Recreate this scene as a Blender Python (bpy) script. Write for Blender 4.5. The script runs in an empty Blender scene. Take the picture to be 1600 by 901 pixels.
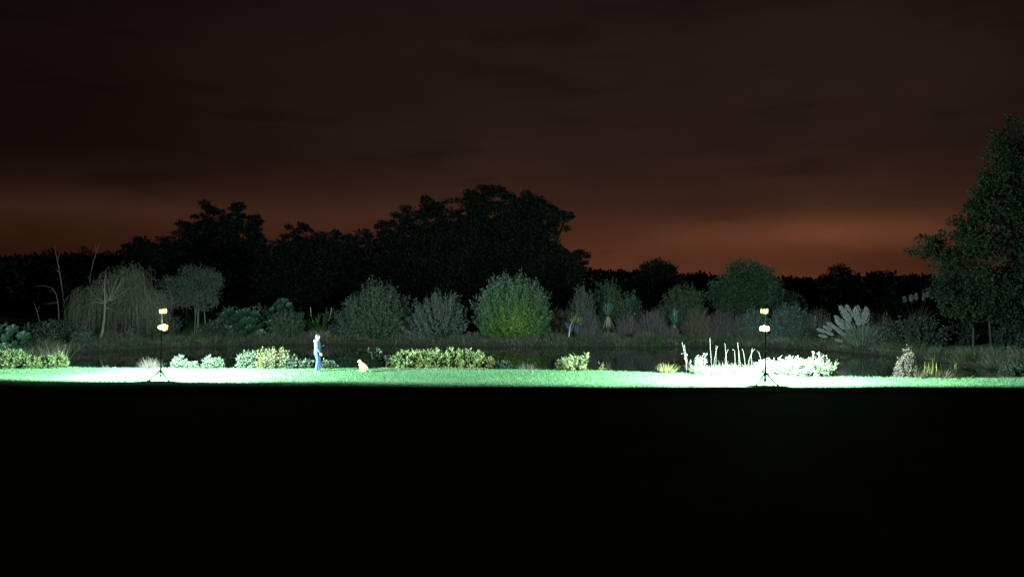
import bpy, math
import numpy as np
from mathutils import Vector, Matrix

scene = bpy.context.scene
COL = scene.collection
PI = math.pi

# ------------------------------------------------------------------ camera
CAM_H, FPX, CX, CY = 4.0, 1250.0, 800.0, 450.5
cam_data = bpy.data.cameras.new('camera')
cam_data.sensor_width = 36.0
cam_data.lens = 36.0 * FPX / 1600.0
cam_data.clip_end = 3000.0
cam_data.clip_start = 0.1
cam = bpy.data.objects.new('camera', cam_data)
COL.objects.link(cam)
cam.location = (0, 0, CAM_H)
cam.rotation_euler = (PI / 2, 0, 0)
scene.camera = cam

# ------------------------------------------------------------------ exposure / render
EXPO = 3.0
scene.view_settings.view_transform = 'Standard'
scene.view_settings.look = 'None'
scene.view_settings.gamma = 1.0
scene.view_settings.exposure = EXPO
scene.view_settings.use_curve_mapping = False
scene.render.engine = 'CYCLES'
cy = scene.cycles
cy.max_bounces = 6
cy.diffuse_bounces = 3
cy.glossy_bounces = 3
cy.transmission_bounces = 3
cy.transparent_max_bounces = 6
cy.caustics_reflective = False
cy.caustics_refractive = False
cy.sample_clamp_indirect = 1.0
cy.use_denoising = True
try:
    cy.denoiser = 'OPENIMAGEDENOISE'
except Exception:
    pass

# ------------------------------------------------------------------ world: overcast night sky lit by town glow
world = bpy.data.worlds.new('World')
scene.world = world
world.use_nodes = True
nt = world.node_tree
for n in list(nt.nodes):
    nt.nodes.remove(n)


def nd(tree, typ, **kw):
    n = tree.nodes.new(typ)
    for k, v in kw.items():
        setattr(n, k, v)
    return n


def mth(tree, op, a, b=None, c=None):
    n = tree.nodes.new('ShaderNodeMath')
    n.operation = op
    for i, v in enumerate((a, b, c)):
        if v is None:
            continue
        if isinstance(v, (int, float)):
            n.inputs[i].default_value = v
        else:
            tree.links.new(v, n.inputs[i])
    return n.outputs[0]


def ramp(tree, fac, stops):
    n = tree.nodes.new('ShaderNodeValToRGB')
    el = n.color_ramp.elements
    while len(el) < len(stops):
        el.new(0.5)
    for e, (p, c) in zip(el, stops):
        e.position = p
        e.color = (c[0], c[1], c[2], 1)
    if fac is not None:
        tree.links.new(fac, n.inputs[0])
    return n.outputs[0]


def build_world():
    t = nt
    out = nd(t, 'ShaderNodeOutputWorld')
    bg = nd(t, 'ShaderNodeBackground')
    tc = nd(t, 'ShaderNodeTexCoord')
    sp = nd(t, 'ShaderNodeSeparateXYZ')
    t.links.new(tc.outputs['Generated'], sp.inputs[0])
    x, y, z = sp.outputs
    base = ramp(t, z, [(0.0, (.094, .0280, .0125)), (.05, (.070, .0226, .0108)), (.10, (.035, .0143, .0086)),
                       (.16, (.0192, .0098, .0072)), (.26, (.0158, .0086, .0068)), (.34, (.0122, .0073, .0063)), (1.0, (.007, .005, .005))])
    az = mth(t, 'ARCTAN2', x, y)
    mr = nd(t, 'ShaderNodeMapRange', interpolation_type='SMOOTHSTEP')
    t.links.new(az, mr.inputs[0])
    mr.inputs[1].default_value = -0.62
    mr.inputs[2].default_value = 0.16
    mr.inputs[3].default_value = 0.40
    mr.inputs[4].default_value = 1.12
    # streaky cloud noise
    mp = nd(t, 'ShaderNodeMapping')
    mp.inputs['Scale'].default_value = (3.2, 3.2, 7.0)
    mp.inputs['Rotation'].default_value = (0.0, 0.06, 0.0)
    t.links.new(tc.outputs['Generated'], mp.inputs[0])
    nz = nd(t, 'ShaderNodeTexNoise')
    nz.inputs['Scale'].default_value = 1.15
    nz.inputs['Detail'].default_value = 4.0
    nz.inputs['Roughness'].default_value = 0.55
    t.links.new(mp.outputs[0], nz.inputs['Vector'])
    cl = nd(t, 'ShaderNodeMapRange')
    t.links.new(nz.outputs[0], cl.inputs[0])
    cl.inputs[1].default_value = .30
    cl.inputs[2].default_value = .70
    cl.inputs[3].default_value = .78
    cl.inputs[4].default_value = 1.22
    # darker small cloud scraps low in the sky
    mp2 = nd(t, 'ShaderNodeMapping')
    mp2.inputs['Scale'].default_value = (6.0, 6.0, 34.0)
    t.links.new(tc.outputs['Generated'], mp2.inputs[0])
    nz2 = nd(t, 'ShaderNodeTexNoise')
    nz2.inputs['Scale'].default_value = 1.0
    nz2.inputs['Detail'].default_value = 3.0
    t.links.new(mp2.outputs[0], nz2.inputs['Vector'])
    sc = nd(t, 'ShaderNodeMapRange', interpolation_type='SMOOTHSTEP')
    t.links.new(nz2.outputs[0], sc.inputs[0])
    sc.inputs[1].default_value = .52
    sc.inputs[2].default_value = .76
    sc.inputs[3].default_value = 1.0
    sc.inputs[4].default_value = .74
    f = mth(t, 'MULTIPLY', mth(t, 'MULTIPLY', mr.outputs[0], cl.outputs[0]), sc.outputs[0])

    def gauss(v, c, s):
        d = mth(t, 'DIVIDE', mth(t, 'SUBTRACT', v, c), s)
        return mth(t, 'EXPONENT', mth(t, 'MULTIPLY', mth(t, 'MULTIPLY', d, d), -1.0))

    b1 = mth(t, 'MULTIPLY', mth(t, 'MULTIPLY', gauss(z, .066, .020), gauss(az, .39, .17)), .80)
    b2 = mth(t, 'MULTIPLY', mth(t, 'MULTIPLY', gauss(z, .092, .022), gauss(az, -.52, .34)), 1.0)
    dk = mth(t, 'MULTIPLY', mth(t, 'MULTIPLY', gauss(z, .030, .026), gauss(az, .48, .16)), -.42)
    dk2 = mth(t, 'MULTIPLY', mth(t, 'MULTIPLY', gauss(z, .030, .030), gauss(az, -.55, .22)), -.30)
    tot = mth(t, 'MAXIMUM', mth(t, 'ADD', mth(t, 'ADD', mth(t, 'ADD', b1, b2), mth(t, 'ADD', dk, dk2)), 1.0), .1)
    f = mth(t, 'MULTIPLY', f, tot)
    fr = nd(t, 'ShaderNodeMapRange', interpolation_type='SMOOTHSTEP')   # thicker cloud towards the east
    t.links.new(az, fr.inputs[0])
    fr.inputs[1].default_value = .30
    fr.inputs[2].default_value = .75
    fr.inputs[3].default_value = 1.0
    fr.inputs[4].default_value = .62
    f = mth(t, 'MULTIPLY', f, fr.outputs[0])
    mul = nd(t, 'ShaderNodeVectorMath', operation='SCALE')
    t.links.new(base, mul.inputs[0])
    t.links.new(f, mul.inputs['Scale'])
    t.links.new(mul.outputs[0], bg.inputs['Color'])
    bg.inputs['Strength'].default_value = 2.0 ** -EXPO
    t.links.new(bg.outputs[0], out.inputs[0])


build_world()

LAMP_RGB = (0.68, 1.0, 0.90)
LAMP_W = {'upper': 5700.0, 'lower': 2900.0}
LAMP_TILT = {'upper': (math.radians(14), math.radians(18)), 'lower': (math.radians(5), math.radians(5))}   # left, right stand

# ------------------------------------------------------------------ helpers
def S(Y):
    return Y / FPX


def at(px, py, Y):
    return np.array([(px - CX) * Y / FPX, Y, CAM_H + (CY - py) * Y / FPX])


def rng(seed):
    return np.random.default_rng(seed)


def nrm(v):
    return v / np.maximum(np.linalg.norm(v, axis=-1, keepdims=True), 1e-9)


class MB:
    """collects triangles"""
    def __init__(self):
        self.v, self.f, self.t, self.n = [], [], [], 0

    def add(self, V, F, tint=0.5):
        V = np.asarray(V, float).reshape(-1, 3)
        F = np.asarray(F, np.int64).reshape(-1, 3)
        self.v.append(V)
        self.f.append(F + self.n)
        self.t.append(np.broadcast_to(np.asarray(tint, float), (len(V),)).copy())
        self.n += len(V)
        return self

    def leaves(self, P, D, L, W, R, tint, fold=.18, droop=.0):
        n = len(P)
        rv = nrm(R.normal(size=(n, 3)))
        side = nrm(np.cross(D, rv))
        nn = np.cross(side, D)
        L = np.broadcast_to(L, (n,))[:, None]
        W = np.broadcast_to(W, (n,))[:, None]
        tip = P + D * L
        tip[:, 2] -= (L[:, 0] * droop)
        mid = P + D * L * .48
        V = np.stack([P, mid + side * W / 2 + nn * W * fold, tip, mid - side * W / 2 + nn * W * fold], 1).reshape(-1, 3)
        b = np.arange(n)[:, None] * 4
        F = np.concatenate([b + [0, 1, 2], b + [0, 2, 3]], 0)
        return self.add(V, F, np.repeat(np.broadcast_to(tint, (n,)), 4))

    def blades(self, P, D0, L, W, bend, R, tint, k=3):
        """arching strips: P base, D0 start dir, bend = droop amount"""
        n = len(P)
        L = np.broadcast_to(L, (n,))
        W = np.broadcast_to(W, (n,))
        bend = np.broadcast_to(bend, (n,))
        az = R.uniform(0, 2 * PI, n)
        side = np.stack([np.cos(az), np.sin(az), np.zeros(n)], 1)
        h = D0.copy()
        h[:, 2] = 0
        out = nrm(h + 1e-6)
        rows, ws = [], []
        for i in range(k + 1):
            s = i / k
            p = P + D0 * (L * s)[:, None] + out * (L * bend * s * s * .6)[:, None]
            p[:, 2] -= L * bend * s * s * .75
            rows.append(p)
            ws.append(W * (1 - s ** 1.5))
        V = []
        for i in range(k):
            V += [rows[i] - side * ws[i][:, None] / 2, rows[i] + side * ws[i][:, None] / 2]
        V.append(rows[k])
        m = 2 * k + 1
        V = np.stack(V, 1).reshape(-1, 3)
        b = np.arange(n)[:, None] * m
        F = []
        for i in range(k - 1):
            F += [b + [2 * i, 2 * i + 1, 2 * i + 3], b + [2 * i, 2 * i + 3, 2 * i + 2]]
        F.append(b + [2 * k - 2, 2 * k - 1, 2 * k])
        return self.add(V, np.concatenate(F, 0), np.repeat(np.broadcast_to(tint, (n,)), m))

    def tubes(self, paths, radii, m=3, tint=.5, cap=False):
        paths = np.asarray(paths, float)
        n, k, _ = paths.shape
        radii = np.broadcast_to(np.asarray(radii, float), (n, k))
        T = nrm(np.gradient(paths, axis=1))
        mean = nrm(paths[:, -1] - paths[:, 0])
        ref = np.zeros((n, 3))
        ref[np.arange(n), np.argmin(np.abs(mean), axis=1)] = 1
        A = nrm(np.cross(T, ref[:, None, :]))
        B = np.cross(T, A)
        a = np.arange(m) * 2 * PI / m
        V = paths[:, :, None, :] + (A[:, :, None, :] * np.cos(a)[None, None, :, None] + B[:, :, None, :] * np.sin(a)[None, None, :, None]) * radii[:, :, None, None]
        V = V.reshape(-1, 3)
        idx = np.arange(n * k * m).reshape(n, k, m)
        q0, q1 = idx[:, :-1], idx[:, 1:]
        q0r, q1r = np.roll(q0, -1, 2), np.roll(q1, -1, 2)
        F = np.concatenate([np.stack([q0, q0r, q1r], -1).reshape(-1, 3), np.stack([q0, q1r, q1], -1).reshape(-1, 3)], 0)
        if cap:
            c = []
            for j in range(1, m - 1):
                c.append(np.stack([idx[:, 0, 0], idx[:, 0, j + 1], idx[:, 0, j]], -1))
                c.append(np.stack([idx[:, -1, 0], idx[:, -1, j], idx[:, -1, j + 1]], -1))
            F = np.concatenate([F] + c, 0)
        return self.add(V, F, np.repeat(np.broadcast_to(tint, (n,)), k * m))

    def rings(self, R3, tint=.5, cap=True):
        """loft through rings (k,m,3)"""
        R3 = np.asarray(R3, float)
        k, m, _ = R3.shape
        V = R3.reshape(-1, 3)
        idx = np.arange(k * m).reshape(k, m)
        q0, q1 = idx[:-1], idx[1:]
        q0r, q1r = np.roll(q0, -1, 1), np.roll(q1, -1, 1)
        F = [np.stack([q0, q0r, q1r], -1).reshape(-1, 3), np.stack([q0, q1r, q1], -1).reshape(-1, 3)]
        if cap:
            V = np.concatenate([V, R3[0].mean(0)[None], R3[-1].mean(0)[None]], 0)
            a, b = k * m, k * m + 1
            i0, i1 = idx[0], idx[-1]
            F.append(np.stack([np.full(m, a), np.roll(i0, -1), i0], -1))
            F.append(np.stack([np.full(m, b), i1, np.roll(i1, -1)], -1))
        return self.add(V, np.concatenate(F, 0), tint)

    def tube1(self, pts, rad, m=8, tint=.5):
        pts = np.asarray(pts, float)
        return self.tubes(pts[None], np.asarray(rad, float)[None] if np.ndim(rad) else rad, m, tint, cap=True)

    def box(self, c, s, tint=.5):
        c, s = np.array(c, float), np.array(s, float) / 2
        V = np.array([[i, j, k] for i in (-1, 1) for j in (-1, 1) for k in (-1, 1)]) * s + c
        F = [[0, 1, 3], [0, 3, 2], [4, 6, 7], [4, 7, 5], [0, 4, 5], [0, 5, 1], [2, 3, 7], [2, 7, 6], [0, 2, 6], [0, 6, 4], [1, 5, 7], [1, 7, 3]]
        return self.add(V, F, tint)

    def mesh(self, name, mat, smooth=False):
        V = np.concatenate(self.v, 0).astype(np.float32)
        F = np.concatenate(self.f, 0).astype(np.int32)
        me = bpy.data.meshes.new(name)
        me.vertices.add(len(V))
        me.vertices.foreach_set('co', V.ravel())
        me.loops.add(len(F) * 3)
        me.loops.foreach_set('vertex_index', F.ravel())
        me.polygons.add(len(F))
        me.polygons.foreach_set('loop_start', np.arange(len(F), dtype=np.int32) * 3)
        me.polygons.foreach_set('use_smooth', np.full(len(F), smooth))
        a = me.attributes.new('tint', 'FLOAT', 'POINT')
        a.data.foreach_set('value', np.concatenate(self.t).astype(np.float32))
        me.update(calc_edges=True)
        if mat:
            me.materials.append(mat)
        return me

    def build(self, name, mat, parent=None, smooth=False):
        o = bpy.data.objects.new(name, self.mesh(name, mat, smooth))
        COL.objects.link(o)
        if parent is not None:
            o.parent = parent
        return o


def thing(name, label, cat, loc, group=None):
    o = bpy.data.objects.new(name, None)
    COL.objects.link(o)
    o.location = tuple(float(c) for c in loc)
    o.empty_display_size = .2
    o['label'] = label
    o['category'] = cat
    if group:
        o['group'] = group
    return o


def tag(o, label=None, cat=None, group=None, kind=None):
    for k, v in (('label', label), ('category', cat), ('group', group), ('kind', kind)):
        if v:
            o[k] = v
    return o


# ------------------------------------------------------------------ materials
MATS = {}
FOLIAGE = .38


def mat(name, stops, rough=.6, spec=.3, transl=0.0, metal=0.0, noise=None, bump=None):
    """stops: list of colours spread over the 'tint' attribute (or noise when noise=scale)"""
    if name in MATS:
        return MATS[name]
    m = bpy.data.materials.new(name)
    m.use_nodes = True
    t = m.node_tree
    p = t.nodes['Principled BSDF']
    out = t.nodes['Material Output']
    p.inputs['Roughness'].default_value = rough
    p.inputs['Specular IOR Level'].default_value = spec
    p.inputs['Metallic'].default_value = metal
    if transl and name != 'grass_lawn':
        stops = [tuple(v * FOLIAGE for v in c) for c in stops]
    k = max(len(stops) - 1, 1)
    st = [(i / k, c) for i, c in enumerate(stops)]
    if noise is None:
        a = nd(t, 'ShaderNodeAttribute', attribute_name='tint')
        fac = a.outputs['Fac']
    else:
        tc = nd(t, 'ShaderNodeTexCoord')
        nz = nd(t, 'ShaderNodeTexNoise')
        nz.inputs['Scale'].default_value = noise
        nz.inputs['Detail'].default_value = 5
        t.links.new(tc.outputs['Object'], nz.inputs['Vector'])
        fac = mth(t, 'MULTIPLY_ADD', nz.outputs[0], 1.8, -.4)
    if len(st) == 1:
        st = [(0, stops[0]), (1, tuple(c * 1.12 for c in stops[0]))]
    c = ramp(t, fac, st)
    t.links.new(c, p.inputs['Base Color'])
    if bump:
        tc = nd(t, 'ShaderNodeTexCoord')
        nz = nd(t, 'ShaderNodeTexNoise')
        nz.inputs['Scale'].default_value = bump[0]
        nz.inputs['Detail'].default_value = 4
        t.links.new(tc.outputs['Object'], nz.inputs['Vector'])
        bp = nd(t, 'ShaderNodeBump')
        bp.inputs['Strength'].default_value = bump[1]
        bp.inputs['Distance'].default_value = bump[2]
        t.links.new(nz.outputs[0], bp.inputs['Height'])
        t.links.new(bp.outputs[0], p.inputs['Normal'])
    if transl:
        tr = nd(t, 'ShaderNodeBsdfTranslucent')
        mx = nd(t, 'ShaderNodeMixShader')
        mx.inputs[0].default_value = transl
        t.links.new(c, tr.inputs['Color'])
        t.links.new(p.outputs[0], mx.inputs[1])
        t.links.new(tr.outputs[0], mx.inputs[2])
        t.links.new(mx.outputs[0], out.inputs['Surface'])
    MATS[name] = m
    return m


def emat(name, col, strength):
    m = bpy.data.materials.new(name)
    m.use_nodes = True
    p = m.node_tree.nodes['Principled BSDF']
    p.inputs['Base Color'].default_value = (*[min(1, c) for c in col], 1)
    p.inputs['Emission Color'].default_value = (*col, 1)
    p.inputs['Emission Strength'].default_value = strength
    return m


BARK = mat('bark_grey', [(.032, .029, .025), (.065, .058, .050)], .85, .2, noise=6, bump=(14, .5, .03))
BARK_DARK = mat('bark_dark', [(.007, .0065, .0055), (.015, .0135, .011)], .9, .2, noise=4, bump=(9, .5, .04))
BARK_PALE = mat('bark_pale', [(.05, .046, .038), (.105, .096, .082)], .8, .2, noise=5, bump=(12, .5, .02))
STEM = mat('stem_brown', [(.035, .030, .022), (.07, .058, .042)], .8, .2, noise=5)
STEM_PALE = mat('stem_pale', [(.14, .135, .10), (.24, .23, .18)], .7, .2, noise=5)
M_WILLOW = mat('leaf_willow', [(.27, .28, .028), (.088, .20, .016), (.046, .135, .020), (.052, .112, .058), (.11, .16, .13)], .55, .35, .2)
M_GREEN = mat('leaf_green', [(.014, .036, .012), (.024, .058, .020), (.044, .085, .036)], .55, .35, .2)
M_OAK = mat('leaf_oak', [(.007, .013, .005), (.013, .024, .010), (.030, .043, .018)], .7, .1, .15)
M_DARK = mat('leaf_dark', [(.007, .013, .009), (.013, .024, .015), (.024, .038, .024)], .6, .3, .15)
M_GREY = mat('leaf_grey_green', [(.022, .044, .033), (.044, .072, .057), (.092, .125, .108)], .6, .3, .2)
M_TEAL = mat('leaf_blue_green', [(.014, .044, .038), (.030, .072, .063), (.070, .125, .115)], .5, .4, .2)
M_YELLOW = mat('leaf_yellow_green', [(.10, .15, .04), (.20, .24, .06), (.36, .34, .10), (.45, .36, .14)], .55, .35, .25)
M_PALE = mat('leaf_pale', [(.055, .095, .05), (.11, .16, .095), (.22, .25, .18)], .6, .3, .25)
M_CREAM = mat('leaf_cream', [(.065, .11, .04), (.18, .19, .07), (.34, .30, .14)], .6, .3, .25)
M_MAUVE = mat('twig_mauve', [(.062, .046, .052), (.108, .084, .095), (.165, .135, .15)], .75, .2, .1)
M_BROWN = mat('twig_brown', [(.065, .05, .042), (.12, .095, .078), (.17, .14, .11)], .8, .2, .1)
M_STRAW = mat('grass_straw', [(.09, .09, .045), (.19, .17, .095), (.32, .28, .18)], .65, .3, .2)
M_GRASS = mat('grass_rough', [(.045, .07, .028), (.085, .105, .05), (.16, .15, .085)], .6, .3, .2)
M_ROSE = mat('grass_rose', [(.12, .095, .08), (.22, .17, .15), (.34, .28, .25)], .65, .3, .2)
M_IRIS = mat('leaf_iris', [(.16, .22, .04), (.34, .36, .07), (.45, .42, .10)], .45, .4, .25)
M_YUCCA = mat('leaf_yucca', [(.015, .060, .040), (.035, .11, .075), (.06, .16, .11)], .45, .4, .1)
M_SKIRT = mat('leaf_dead', [(.045, .028, .018), (.08, .054, .035), (.115, .085, .055)], .8, .2)
M_PLUME = mat('plume', [(.16, .16, .165), (.32, .32, .32), (.50, .49, .48)], .9, .1, .3)
M_BIGLEAF = mat('leaf_big', [(.010, .036, .018), (.017, .052, .027), (.040, .085, .052)], .45, .45, .1, bump=(30, .4, .01))
M_BANANA = mat('leaf_strap', [(.02, .07, .015), (.04, .11, .025), (.07, .15, .04)], .45, .4, .25)
M_BLUE = mat('flower_blue', [(.035, .055, .20), (.055, .09, .27), (.17, .21, .35)], .6, .3, .2)
M_WHITE = mat('flower_white', [(.25, .29, .24), (.42, .45, .40), (.62, .63, .58)], .6, .3, .3)


# ------------------------------------------------------------------ ground + pond
def chaikin(P, it=2):
    for _ in range(it):
        Q = np.roll(P, -1, 0)
        P = np.stack([P * .75 + Q * .25, P * .25 + Q * .75], 1).reshape(-1, 2)
    return P


POND = chaikin(np.array([
    (-29.8, 52.5), (-30.4, 55.3), (-27.8, 57.9), (-24.3, 60.8), (-17.8, 63.4), (-10, 62.9), (-5.5, 61.2), (-2.4, 60.9), (4.9, 60.9),
    (10, 60.4), (14.6, 60.9), (19, 59.5), (22.3, 57), (24.8, 51.6), (26.2, 46.5), (26.6, 41.5), (26.0, 38.2), (23.6, 36.6), (19.8, 36.1),
    (14, 37.0), (8, 38.5), (2, 39.9), (-4, 40.7), (-10, 40.7), (-18, 40.5), (-22.5, 41.0), (-25.2, 43.4), (-27.4, 48)], float))


def sdf(x, y):
    """signed distance to the pond outline, negative inside"""
    x, y = np.asarray(x, float), np.asarray(y, float)
    sh = x.shape
    p = np.stack([x.ravel(), y.ravel()], 1)
    A, B = POND, np.roll(POND, -1, 0)
    d2 = np.full(len(p), 1e18)
    ins = np.zeros(len(p), bool)
    for a, b in zip(A, B):
        e = b - a
        w = p - a
        h = np.clip((w @ e) / (e @ e), 0, 1)
        d2 = np.minimum(d2, ((w - h[:, None] * e) ** 2).sum(1))
        c = (a[1] > p[:, 1]) != (b[1] > p[:, 1])
        with np.errstate(divide='ignore', invalid='ignore'):
            xi = (b[0] - a[0]) * (p[:, 1] - a[1]) / (b[1] - a[1]) + a[0]
        ins ^= c & (p[:, 0] < xi)
    return (np.sqrt(d2) * np.where(ins, -1, 1)).reshape(sh)


def wob(x, y):
    return (np.sin(x * .31 + 1.3) * np.cos(y * .43 + .4) * .022 + np.sin(x * .83 + y * .61) * .010 + np.sin(x * 1.9 - y * 1.3 + 2) * .006)


def zg(x, y):
    d = sdf(x, y)
    z = np.interp(d, [-4, -.7, -.02, .22, .6, 1.2], [-1.3, -.85, -.46, -.10, -.01, 0])
    far = np.clip((np.asarray(y) - 64) / 60, 0, 1)
    return z + wob(np.asarray(x), np.asarray(y)) * np.clip(d, 0, 1) + far * .25


def zg1(x, y):
    return float(zg(np.array([x]), np.array([y]))[0])


def axis(lo, hi, step, far0, far1):
    core = np.arange(lo, hi + 1e-6, step)
    up, s = [hi], step
    while up[-1] < far1:
        s *= 1.35
        up.append(up[-1] + s)
    dn, s = [lo], step
    while dn[-1] > far0:
        s *= 1.35
        dn.append(dn[-1] - s)
    return np.concatenate([dn[:0:-1], core, up[1:]])


def lawn_material():
    m = bpy.data.materials.new('lawn')
    m.use_nodes = True
    t = m.node_tree
    p = t.nodes['Principled BSDF']
    tc = nd(t, 'ShaderNodeTexCoord')
    n1 = nd(t, 'ShaderNodeTexNoise')
    n1.inputs['Scale'].default_value = .35
    n1.inputs['Detail'].default_value = 6
    n2 = nd(t, 'ShaderNodeTexNoise')
    n2.inputs['Scale'].default_value = 9
    n2.inputs['Detail'].default_value = 6
    for n in (n1, n2):
        t.links.new(tc.outputs['Object'], n.inputs['Vector'])
    f = mth(t, 'ADD', mth(t, 'MULTIPLY', n1.outputs[0], .6), mth(t, 'MULTIPLY', n2.outputs[0], .5))
    c = ramp(t, f, [(.32, (.038, .098, .040)), (.52, (.056, .142, .058)), (.75, (.084, .172, .074))])
    # bare soil plus undercut shadow painted dark on the steep bank, from the tint attribute (distance to the pond)
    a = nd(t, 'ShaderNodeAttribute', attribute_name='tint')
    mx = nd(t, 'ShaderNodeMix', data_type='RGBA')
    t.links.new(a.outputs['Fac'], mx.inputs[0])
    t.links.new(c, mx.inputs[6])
    mx.inputs[7].default_value = (.009, .008, .006, 1)  # soil colour darkened to paint in the shadow under the bank lip
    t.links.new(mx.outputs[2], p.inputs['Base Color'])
    p.inputs['Roughness'].default_value = .85
    p.inputs['Specular IOR Level'].default_value = .15
    b = nd(t, 'ShaderNodeBump')
    b.inputs['Strength'].default_value = .8
    b.inputs['Distance'].default_value = .05
    n3 = nd(t, 'ShaderNodeTexNoise')
    n3.inputs['Scale'].default_value = 22
    n3.inputs['Detail'].default_value = 4
    t.links.new(tc.outputs['Object'], n3.inputs['Vector'])
    t.links.new(n3.outputs[0], b.inputs['Height'])
    t.links.new(b.outputs[0], p.inputs['Normal'])
    return m


LAWN = lawn_material()


def build_ground():
    xs = axis(-34, 29, .27, -1500, 1500)
    ys = axis(29, 66, .27, -250, 1900)
    X, Y = np.meshgrid(xs, ys)
    Z = zg(X, Y)
    d = sdf(X, Y)
    soil_and_shade = np.clip(1 - (d - .45) / .6, 0, 1) * ((Y > 42.5) | (X > 25.2)) + np.clip(1 - (d - .05) / .3, 0, 1) * ~((Y > 42.5) | (X > 25.2))
    ny, nx = X.shape
    V = np.stack([X, Y, Z], -1).reshape(-1, 3)
    i = np.arange(ny * nx).reshape(ny, nx)
    a, b, c, e = i[:-1, :-1], i[:-1, 1:], i[1:, 1:], i[1:, :-1]
    F = np.concatenate([np.stack([a, b, c], -1).reshape(-1, 3), np.stack([a, c, e], -1).reshape(-1, 3)], 0)
    mb = MB().add(V, F, soil_and_shade.ravel())
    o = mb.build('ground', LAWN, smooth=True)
    tag(o, 'short mown lawn sloping into a pond, dark in front', kind='structure')


WATER_Z = -.40


def build_water():
    m = bpy.data.materials.new('water')
    m.use_nodes = True
    t = m.node_tree
    p = t.nodes['Principled BSDF']
    p.inputs['Base Color'].default_value = (.004, .005, .004, 1)
    p.inputs['Roughness'].default_value = .02
    p.inputs['IOR'].default_value = 1.33
    tc = nd(t, 'ShaderNodeTexCoord')
    mp = nd(t, 'ShaderNodeMapping')
    mp.inputs['Scale'].default_value = (1.0, 1.6, 1.0)
    t.links.new(tc.outputs['Object'], mp.inputs[0])
    nz = nd(t, 'ShaderNodeTexNoise')
    nz.inputs['Scale'].default_value = 1.3
    nz.inputs['Detail'].default_value = 4
    t.links.new(mp.outputs[0], nz.inputs['Vector'])
    bp = nd(t, 'ShaderNodeBump')
    bp.inputs['Strength'].default_value = .22
    bp.inputs['Distance'].default_value = .006
    t.links.new(nz.outputs[0], bp.inputs['Height'])
    t.links.new(bp.outputs[0], p.inputs['Normal'])
    C = POND.mean(0)
    ring = C + (POND - C) * 1.012
    V = np.concatenate([[[C[0], C[1], WATER_Z]], np.c_[ring, np.full(len(ring), WATER_Z)]], 0)
    n = len(ring)
    F = [[0, 1 + i, 1 + (i + 1) % n] for i in range(n)]
    o = MB().add(V, F).build('pond_water', m)
    tag(o, 'dark still pond water mirroring the far bank', kind='structure')


build_ground()
build_water()


# ------------------------------------------------------------------ grass on the lit strip of lawn (uncountable)
def build_grass():
    R = rng(5)
    n = 235000
    x = R.uniform(-32, 27, n)
    y = R.uniform(30.3, 41.2, n)
    d = sdf(x, y)
    k = (d > .10)
    x, y, d = x[k], y[k], d[k]
    n = len(x)
    z = zg(x, y)
    edge = np.clip(1 - (d - .1) / .55, 0, 1)
    patch = .5 + .5 * np.sin(x * .7 + np.sin(y * .9) * 2) * np.cos(y * 1.1 + x * .2)
    h = R.uniform(.035, .075, n) * (1 + edge * R.uniform(0, 2.6, n)) * (.8 + .35 * patch)
    w = R.uniform(.012, .022, n)
    az = R.uniform(0, 2 * PI, n)
    s = np.stack([np.cos(az), np.sin(az), np.zeros(n)], 1) * (w / 2)[:, None]
    P = np.stack([x, y, z - .004], 1)
    lean = R.normal(0, .4, (n, 2)) * h[:, None]
    T = P + np.c_[lean, h]
    V = np.stack([P - s, P + s, T], 1).reshape(-1, 3)
    F = np.arange(3 * n).reshape(n, 3)
    tint = np.clip(R.normal(.45, .2, n) + (patch - .5) * .25, 0, 1)
    m = mat('grass_lawn', [(.044, .120, .050), (.064, .165, .073), (.098, .20, .094), (.17, .21, .11)], .6, .25, .25)
    o = MB().add(V, F, np.repeat(tint, 3)).build('lawn_grass', m)
    tag(o, 'short green grass blades on the floodlit lawn strip', 'grass', kind='stuff')


build_grass()


def build_fallen_leaves():
    R = rng(6)
    n = 1500
    x = np.concatenate([R.uniform(-6.6, -1.2, 700), R.uniform(-30, 24, 800)])
    y = np.concatenate([39.7 + R.normal(0, .22, 700), R.uniform(32.5, 40, 800)])
    k = sdf(x, y) > .35
    x, y = x[k], y[k]
    n = len(x)
    P = np.stack([x, y, zg(x, y) + R.uniform(.03, .06, n)], 1)
    D = nrm(np.c_[R.normal(0, 1, (n, 2)), R.normal(.1, .25, n)])
    o = MB().leaves(P, D, R.uniform(.06, .11, n), R.uniform(.04, .07, n), R, R.uniform(0, 1, n)).build('fallen_leaves', mat('leaf_fallen', [(.20, .15, .06), (.42, .36, .18), (.62, .58, .42)], .7, .2, .1))
    tag(o, 'pale fallen leaves littering the lawn below the hedge', 'leaves', kind='stuff')


build_fallen_leaves()


# ------------------------------------------------------------------ plant builders (local coordinates, base at origin)
def lump(D, R, n=7, amp=.18):
    """smooth lumpy radius factor over directions"""
    c = nrm(R.normal(size=(n, 3)))
    a = R.uniform(-amp, amp, n)
    return 1 + (np.exp(-4 * (1 - D @ c.T)) * a).sum(1)


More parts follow.
